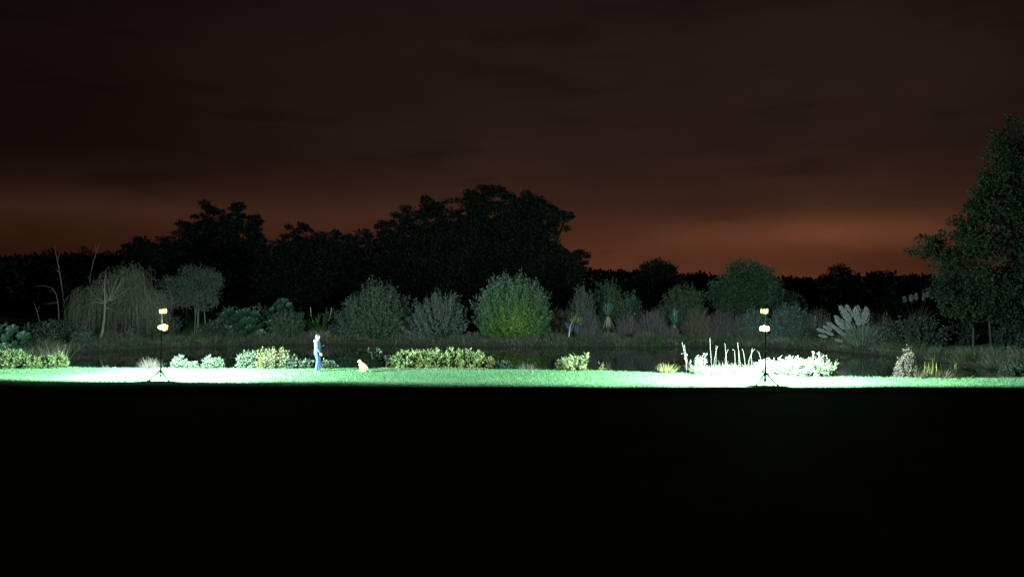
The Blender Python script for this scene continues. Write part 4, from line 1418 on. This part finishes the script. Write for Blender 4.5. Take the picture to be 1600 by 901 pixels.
iris()
tuft('grass_tuft', 'low arching dead grass right of the brown weeds', 1505, 35.9, 52, 576, 971, M_STRAW, 160, lean=1.0, bend=.7, group=NB)
tuft('grass_tuft', 'green tuft at the lawn edge in far right corner', 1572, 36.3, 44, 578, 972, M_GRASS, 320, lean=.8, group=NB)
tuft('reed_tuft', 'two tiny yellow reed blades standing in water near right bank', 1494, 45.2, 8, 563, 973, M_IRIS, 8, lean=.2, bend=.05, width=.04, group=NB, base=WATER_Z)


# ------------------------------------------------------------------ floodlight stands
METAL_BLACK = mat('stand_black', [(.0030, .0030, .0033), (.005, .005, .0053)], .7, .05, noise=20)
METAL_PALE = mat('stand_alloy', [(.55, .56, .56), (.66, .67, .67)], .4, .5, metal=.6, noise=20)
GLOW_WHITE = emat('cover_painted_glow', (1.0, .88, .52), .22)  # emission painted onto the housing backs in place of spill light
GLOW_AMBER = emat('casing_painted_glow', (1.0, .42, .04), .11)  # yellow housing, its lit look put in as emission


def outline_loft(pts, ys, scales, c):
    pts = np.array(pts, float)
    R3 = [np.stack([pts[:, 0] * s + c[0], np.full(len(pts), y + c[1]), pts[:, 1] * s + c[2]], 1) for y, s in zip(ys, scales)]
    return R3


def ell(rx, rz, m=20, lip=0):
    a = np.arange(m) / m * 2 * PI
    p = np.stack([np.cos(a) * rx, np.sin(a) * rz], 1)
    return p


def floodlight(label, px, Y, hub_py, low_py, up_py, yaw, lw, uw, variant):
    X = (px - CX) * S(Y)
    z0 = zg1(X, Y)
    root = thing('floodlight_stand', label, 'floodlight', (X, Y, z0), 'floodlight stands on the lawn')
    H = lambda py: CAM_H + (CY - py) * S(Y) - z0
    zh, zl, zu = H(hub_py), H(low_py), H(up_py)
    lean = .02 if variant == 0 else 0.0
    MB().tube1([(0, 0, .16), (lean * .3, 0, zh), (lean, 0, zh + (zl - zh) * .45)], [.030, .030, .030], 10).build('lower_pole', METAL_BLACK, root, smooth=True)
    MB().tube1([(lean, 0, zh + (zl - zh) * .45), (lean * 2.2, 0, zl - .06)], [.024, .024], 10).build('upper_pole', METAL_BLACK, root, smooth=True)
    MB().tube1([(lean * 2.2, 0, zl - .06), (lean * 2.4, 0, zu - .08)], [.024, .024], 10).build('top_pole', METAL_PALE, root, smooth=True)
    MB().tube1([(0, 0, zh - .05), (0, 0, zh + .05)], [.046, .046], 10).build('hub_collar', METAL_BLACK, root, smooth=True)
    MB().tube1([(0, 0, .20), (0, 0, .26)], [.042, .042], 10).build('slide_collar', METAL_BLACK, root, smooth=True)
    MB().tube1([(.03, -.02, zh + (zl - zh) * .45), (.07, -.02, zh + (zl - zh) * .45)], [.014, .014], 8).build('clamp_knob', METAL_BLACK, root, smooth=True)
    spread = .52
    for k, a in enumerate((math.radians(205), math.radians(335), math.radians(80))):
        d = np.array([math.cos(a), math.sin(a), 0])
        f = d * spread
        gx, gy = X + f[0], Y + f[1]
        zf = zg1(gx, gy) - z0 + .012
        leg = MB().tube1([d * .03 + [0, 0, zh], d * spread * .55 + [0, 0, zh * .46], f + [0, 0, zf]], [.032, .032, .030], 8).build('leg', METAL_BLACK, root, smooth=True)
        MB().tube1([f + [0, 0, zf - .012], f + [0, 0, zf + .03]], [.018, .018], 8).build('rubber_foot', METAL_BLACK, leg, smooth=True)
        MB().tube1([d * .03 + [0, 0, .23], d * spread * .5 + [0, 0, zh * .5 + .005]], [.008, .008], 6).build('leg_brace', METAL_BLACK, root, smooth=True)
    # lower head: wide oval pair of lamps on a crossbar, casing made emissive to imitate light falling on it
    cl = np.array([lean * 2.2, .05, zl])
    rx, rz = lw / 2, lw * .29
    ov = ell(rx, rz, 24)
    if variant == 0:
        ov[:, 1] -= np.where(ov[:, 0] > .25 * rx, .05 * (ov[:, 1] < 0), 0)
    else:
        ov[:, 1] *= np.where(ov[:, 0] < -.4 * rx, .75, 1.05)
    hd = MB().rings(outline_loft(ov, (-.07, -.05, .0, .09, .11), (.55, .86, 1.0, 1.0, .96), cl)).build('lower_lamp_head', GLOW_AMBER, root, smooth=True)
    MB().rings(outline_loft(ov, (-.105, -.085, -.055), (.35, .72, .86), cl)).build('painted_glow_cover', GLOW_WHITE, hd, smooth=True)  # added bright patch imitating light on the back of the housing
    MB().box(cl + [0, 0, -rz - .035], (.07, .07, .07)).build('mounting_clamp', METAL_BLACK, hd)
    # upper head: lamp with two upright ears of its bracket
    cu = np.array([lean * 2.4, .05, zu])
    a_, b_ = uw / 2, uw * .36
    m_pts = [(-a_, -b_ * .6), (-a_ * .8, -b_), (a_ * .7, -b_), (a_ * .95, -b_ * .5), (a_, b_ * .5), (a_ * .95, b_ * 1.1), (a_ * .62, b_ * 1.1), (a_ * .34, b_ * .1), (-a_ * .30, b_ * .0), (-a_ * .55, b_ * .8), (-a_ * .85, b_), (-a_ * 1.0, b_ * .4)]
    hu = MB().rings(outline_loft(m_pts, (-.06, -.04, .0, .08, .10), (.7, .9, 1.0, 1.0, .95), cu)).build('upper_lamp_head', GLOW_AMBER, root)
    MB().rings(outline_loft(m_pts, (-.085, -.05), (.68, .82), cu)).build('painted_glow_cover', GLOW_WHITE, hu)
    MB().tube1([cu + [-a_ * .5, .05, b_ * .5], cu + [0, .05, b_ * .62], cu + [a_ * .5, .05, b_ * .5]], .012, 6).build('carry_handle', METAL_BLACK, hu)
    MB().box(cu + [0, 0, -b_ - .03], (.05, .05, .06)).build('mounting_clamp', METAL_BLACK, hu)
    for nm, c, w, hgt, key in (('upper', cu, uw * .9, uw * .5, 'upper'), ('lower', cl, lw * .8, lw * .35, 'lower')):
        ld = bpy.data.lights.new('flood_lamp', 'SPOT')   # half-space flood: its reflector throws nothing backwards
        ld.spot_size = PI
        ld.spot_blend = .10
        ld.shadow_soft_size = .06
        ld.energy = LAMP_W[key]
        ld.color = LAMP_RGB
        lo = bpy.data.objects.new('flood_lamp_light', ld)
        COL.objects.link(lo)
        lo.parent = root
        lo.location = tuple(c + [0, .17, 0])
        tilt = LAMP_TILT[key][variant]
        d = Vector((math.sin(yaw) * math.cos(tilt), math.cos(yaw) * math.cos(tilt), -math.sin(tilt)))
        lo.rotation_euler = d.to_track_quat('-Z', 'Y').to_euler()
        MB().box(c + [0, .135, 0], (w * 1.02, .02, hgt * 1.05)).build('lamp_glass', emat('lamp_glass_' + nm + str(variant), (.85, 1, .95), 1.2), hd if nm == 'lower' else hu)
    return root


floodlight('twin-headed floodlight on black tripod left of the golden bush', 251, 34.6, 579, 511, 486, math.radians(5), .42, .28, 0)
floodlight('twin-headed floodlight on black tripod before the white reed bed', 1196, 33.0, 583, 513.5, 486, math.radians(0), .42, .28, 1)


# ------------------------------------------------------------------ person and dog
def remesh(mb, name, M, vox, parent, smooth_it=4, fac=.5):
    o = mb.build(name, M, None, smooth=True)
    r = o.modifiers.new('r', 'REMESH')
    r.mode = 'VOXEL'
    r.voxel_size = vox
    s = o.modifiers.new('s', 'SMOOTH')
    s.factor = fac
    s.iterations = smooth_it
    dg = bpy.context.evaluated_depsgraph_get()
    me = bpy.data.meshes.new_from_object(o.evaluated_get(dg))
    me.name = name
    o.modifiers.clear()
    o.data = me
    me.materials.clear()
    me.materials.append(M)
    me.polygons.foreach_set('use_smooth', np.full(len(me.polygons), True))
    if parent is not None:
        o.parent = parent
    return o


def eloft(rows, m=20):
    """rows: (x, y, z, rx, ry) horizontal ellipse rings"""
    a = np.arange(m) / m * 2 * PI
    return [np.stack([x + np.cos(a) * rx, y + np.sin(a) * ry, np.full(m, z)], 1) for x, y, z, rx, ry in rows]


def ball(c, r, m=12):
    c = np.array(c, float)
    r = np.broadcast_to(np.array(r, float), (3,))
    R3 = []
    for i in range(1, 8):
        t = PI * i / 8
        R3.append(np.stack([c[0] + r[0] * math.sin(t) * np.cos(np.arange(m) / m * 2 * PI), c[1] + r[1] * math.sin(t) * np.sin(np.arange(m) / m * 2 * PI), np.full(m, c[2] - r[2] * math.cos(t))], 1))
    return R3


SKIN = mat('skin', [(.50, .33, .26), (.58, .40, .32)], .55, .35, noise=12)
HAIR = mat('hair_grey', [(.035, .033, .032), (.08, .076, .072)], .7, .3, noise=60, bump=(120, .4, .004))
JACKET = mat('jacket_cloth', [(.034, .058, .092), (.052, .080, .115)], .8, .2, noise=9, bump=(40, .25, .006))
HOOD = mat('hood_cloth', [(.20, .21, .22), (.27, .28, .29)], .85, .2, noise=9, bump=(40, .3, .006))
JEANS = mat('denim', [(.035, .065, .18), (.055, .10, .26)], .85, .2, noise=14, bump=(60, .25, .005))
SHOE = mat('shoe', [(.09, .13, .15), (.18, .22, .24)], .6, .3, noise=20)


def hand(mb, wrist, down, fwd, out, curl):
    """palm plus five fingers; down = finger direction, fwd = thumb side, out = back of the hand"""
    w = np.array(wrist, float)
    down, fwd, out = (nrm(np.array(v, float)) for v in (down, fwd, out))
    mb.tube1([w - down * .04, w + down * .02, w + down * .055, w + down * .095], [.026, .030, .036, .034], 10)
    mb.tube1([w + fwd * .022 + down * .03, w + fwd * .030 + down * .09], [.017, .015], 8)
    mb.tube1([w - fwd * .022 + down * .03, w - fwd * .028 + down * .085], [.017, .014], 8)
    for i, (o, l) in enumerate(((.030, .072), (.010, .080), (-.010, .074), (-.029, .058))):
        b = w + fwd * o + down * .085
        k1 = b + down * l * .45 - out * l * .12 * curl
        k2 = k1 + nrm(down - out * .9 * curl) * l * .32
        k3 = k2 + nrm(down * .5 - out * 1.4 * curl) * l * .26
        mb.tube1([b, k1, k2, k3], [.0105, .010, .009, .0075], 8)
    b = w + fwd * .028 + down * .022
    mb.tube1([b, b + fwd * .022 + down * .025 - out * .006, b + fwd * .028 + down * .055 - out * .014, b + fwd * .024 + down * .078 - out * .020], [.014, .012, .010, .008], 8)


def person(px, Y):
    X = (px - CX) * S(Y)
    z0 = zg1(X, Y)
    root = thing('person', 'person in grey-blue hooded jacket and blue jeans standing by the water', 'person', (X, Y, z0))
    # faces +x, the side turned to the camera is -y
    sh_r, el_r, wr_r = np.array([-.015, -.205, 1.42]), np.array([-.01, -.25, 1.12]), np.array([.14, -.235, .88])
    sh_l, el_l, wr_l = np.array([-.01, .205, 1.42]), np.array([.03, .255, 1.13]), np.array([.21, .10, 1.20])
    b = MB()
    # legs
    legs = {'r': [(-.02, -.095, .88), (.015, -.10, .50), (-.045, -.105, .09)], 'l': [(-.01, .095, .88), (.075, .10, .50), (.055, .11, .09)]}
    for s in 'rl':
        h, k, an = (np.array(v) for v in legs[s])
        b.tube1([h + [0, 0, .06], h * .6 + k * .4, k, k * .6 + an * .4, an], [.085, .075, .055, .052, .036], 12)
        b.tube1([an + [-.05, 0, -.035], an + [.02, 0, -.04], an + [.14, 0, -.055]], [.034, .036, .028], 10)
    b.rings(eloft([(-.02, 0, .82, .09, .15), (-.02, 0, .92, .11, .165), (-.01, 0, 1.02, .10, .15), (0, 0, 1.15, .10, .155), (-.005, 0, 1.30, .115, .175), (-.02, 0, 1.41, .10, .18), (-.02, 0, 1.47, .06, .09)]))
    b.tube1([(-.02, 0, 1.42), (.0, 0, 1.50), (.015, 0, 1.57)], [.062, .056, .055], 12)
    # head
    b.rings(ball((.015, 0, 1.655), (.096, .074, .112), 16))
    b.rings(ball((.045, 0, 1.59), (.062, .055, .052), 12))
    b.tube1([(.095, 0, 1.665), (.122, 0, 1.632), (.108, 0, 1.618)], [.010, .016, .012], 8)          # nose
    b.tube1([(.098, -.03, 1.68), (.104, 0, 1.684), (.098, .03, 1.68)], [.010, .011, .010], 6)       # brow
    b.tube1([(.094, -.022, 1.592), (.103, 0, 1.592), (.094, .022, 1.592)], [.008, .009, .008], 6)   # lips
    for s in (-1, 1):
        b.rings(ball((.005, s * .078, 1.645), (.022, .010, .032), 10))                              # ears
    # arms + hands
    for s, e, w in ((sh_r, el_r, wr_r), (sh_l, el_l, wr_l)):
        b.tube1([s, s * .5 + e * .5, e, e * .5 + w * .5, w], [.052, .046, .040, .037, .027], 12)
    hand(b, wr_r, nrm(wr_r - el_r) + [0, 0, -.5], (1, .1, .3), (.1, -1, 0), .7)
    hand(b, wr_l, nrm(wr_l - el_l), (0, .3, 1), (.4, 1, 0), .9)
    body = remesh(b, 'body', SKIN, .0075, root, 3)
    for s in (-1, 1):
        MB().rings(ball((.098, s * .030, 1.662), (.009, .012, .009), 8)).build('eye', mat('eye', [(.05, .04, .035)], .2, .5), body, smooth=True)
    # hair
    h = MB()
    h.rings(ball((-.004, 0, 1.675), (.100, .081, .103), 16))
    h.tube1([(-.05, 0, 1.64), (-.07, 0, 1.585)], [.055, .045], 10)
    h.tube1([(.02, -.073, 1.69), (.0, -.073, 1.64)], [.018, .010], 8)
    h.tube1([(.02, .073, 1.69), (.0, .073, 1.64)], [.018, .010], 8)
    h.tube1([(.07, -.04, 1.74), (.082, 0, 1.745), (.07, .04, 1.74)], [.022, .024, .022], 8)
    remesh(h, 'hair', HAIR, .009, root, 2)
    # jacket
    j = MB()
    j.rings(eloft([(-.02, 0, .80, .145, .195), (-.02, 0, .86, .15, .20), (-.02, 0, .98, .145, .19), (-.01, 0, 1.12, .145, .195), (-.01, 0, 1.28, .148, .205), (-.02, 0, 1.39, .13, .205), (-.025, 0, 1.455, .095, .13), (-.02, 0, 1.49, .07, .08)], 24))
    for s, e, w in ((sh_r, el_r, wr_r), (sh_l, el_l, wr_l)):
        j.tube1([s * .9 + [0, 0, .13], s, s * .5 + e * .5, e, e * .5 + w * .5, w - nrm(w - e) * .015], [.07, .083, .074, .068, .060, .048], 14)
        j.tube1([e + [0, 0, .06], e + [-.01, 0, .0]], [.062, .07], 10)
        j.tube1([w - nrm(w - e) * .05, w - nrm(w - e) * .005], [.052, .050], 12)
    j.tube1([(.125, -.0, .84), (.14, 0, 1.1), (.135, 0, 1.35), (.075, 0, 1.48)], [.012, .012, .012, .012], 8)
    jk = remesh(j, 'jacket', JACKET, .011, root, 3)
    c = MB()
    a = np.linspace(0, 2 * PI, 17)[:-1]
    ring = np.stack([-.03 + np.cos(a) * .085, np.sin(a) * .095, 1.485 + np.cos(a) * -.012], 1)
    c.tubes(np.concatenate([ring, ring[:2]])[None], .038, 10)
    c.rings(ball((-.115, 0, 1.455), (.065, .13, .075), 14))
    remesh(c, 'hood', HOOD, .012, jk, 3)
    # jeans
    q = MB()
    q.rings(eloft([(-.02, 0, .78, .11, .175), (-.02, 0, .86, .125, .18), (-.02, 0, .94, .12, .172), (-.02, 0, .99, .112, .16)], 20))
    for s in 'rl':
        hh, k, an = (np.array(v) for v in legs[s])
        q.tube1([hh + [0, 0, .02], hh + [0, 0, -.12], k + [0, 0, .1], k, k * .5 + an * .5, an + [-.005, 0, .02], an + [0, 0, -.045]], [.105, .104, .085, .078, .076, .076, .078], 16)
    remesh(q, 'jeans', JEANS, .012, root, 3)
    for s in 'rl':
        an = np.array(legs[s][2])
        sh = MB()
        sh.tube1([an + [-.075, 0, -.035], an + [-.03, 0, -.03], an + [.05, 0, -.036], an + [.13, 0, -.048], an + [.175, 0, -.058]], [.036, .047, .045, .042, .030], 12)
        sh.box(an + [.045, 0, -.077], (.26, .085, .024))
        remesh(sh, 'shoe', SHOE, .010, root, 2)
    root.rotation_euler = (0, 0, math.radians(14))
    return root


person(496, 38.7)

FUR = mat('fur_cream', [(.42, .30, .17), (.54, .41, .25)], .85, .2, noise=10, bump=(70, .5, .012))


def dog(px, Y):
    X = (px - CX) * S(Y)
    z0 = zg1(X, Y)
    root = thing('dog', 'cream dog sitting on the lit lawn, facing the person', 'dog', (X, Y, z0))
    # faces -x
    b = MB()
    T = b.tube1
    T([(.185, 0, .10), (.165, 0, .155), (.11, 0, .235), (.035, 0, .315), (-.035, 0, .375), (-.075, 0, .42)], [.085, .128, .132, .125, .108, .075], 16)   # trunk, deep chest
    T([(-.05, 0, .30), (-.085, 0, .34), (-.075, 0, .40)], [.085, .085, .07], 12)                                                                        # breast
    T([(-.045, 0, .37), (-.075, 0, .44), (-.105, 0, .495)], [.088, .074, .064], 14)                                                                    # neck
    b.rings(ball((-.125, 0, .520), (.072, .064, .062), 14))                                                                                            # skull
    T([(-.155, 0, .510), (-.195, 0, .492), (-.232, 0, .483)], [.046, .036, .030], 12)                                                                  # muzzle
    T([(-.165, 0, .485), (-.215, 0, .466)], [.030, .022], 10)                                                                                          # jaw
    T([(-.150, -.03, .548), (-.155, .03, .548)], [.022, .022], 8)                                                                                      # brow
    for s in (-1, 1):
        T([(-.105, s * .058, .552), (-.098, s * .078, .525), (-.103, s * .080, .480), (-.112, s * .074, .455)], [.020, .024, .026, .014], 10)          # ear
        T([(-.045, s * .070, .32), (-.075, s * .078, .235), (-.085, s * .075, .13), (-.092, s * .075, .035)], [.062, .044, .031, .027], 12)            # foreleg
        T([(-.085, s * .075, .028), (-.130, s * .077, .022)], [.030, .026], 10)                                                                        # forepaw
        T([(.175, s * .085, .155), (.10, s * .125, .150), (.035, s * .130, .135)], [.085, .088, .055], 14)                                             # thigh, knee forward
        T([(.035, s * .130, .130), (.095, s * .130, .070), (.145, s * .125, .040)], [.050, .038, .032], 10)                                            # shank back to hock
        T([(.145, s * .125, .034), (.06, s * .128, .026), (.0, s * .130, .024)], [.030, .028, .028], 10)                                               # hind foot
    T([(.245, 0, .085), (.31, -.01, .045), (.385, -.03, .030), (.455, -.03, .028)], [.040, .033, .027, .016], 10)                                      # tail
    body = remesh(b, 'body', FUR, .009, root, 4)
    DK = mat('dog_nose', [(.02, .017, .016)], .35, .5)
    MB().rings(ball((-.258, 0, .490), (.012, .016, .012), 10)).build('nose', DK, body, smooth=True)
    for s in (-1, 1):
        MB().rings(ball((-.180, s * .038, .530), (.008, .008, .008), 8)).build('eye', DK, body, smooth=True)
    root.rotation_euler = (0, 0, math.radians(-8))
    return root


dog(566, 38.4)
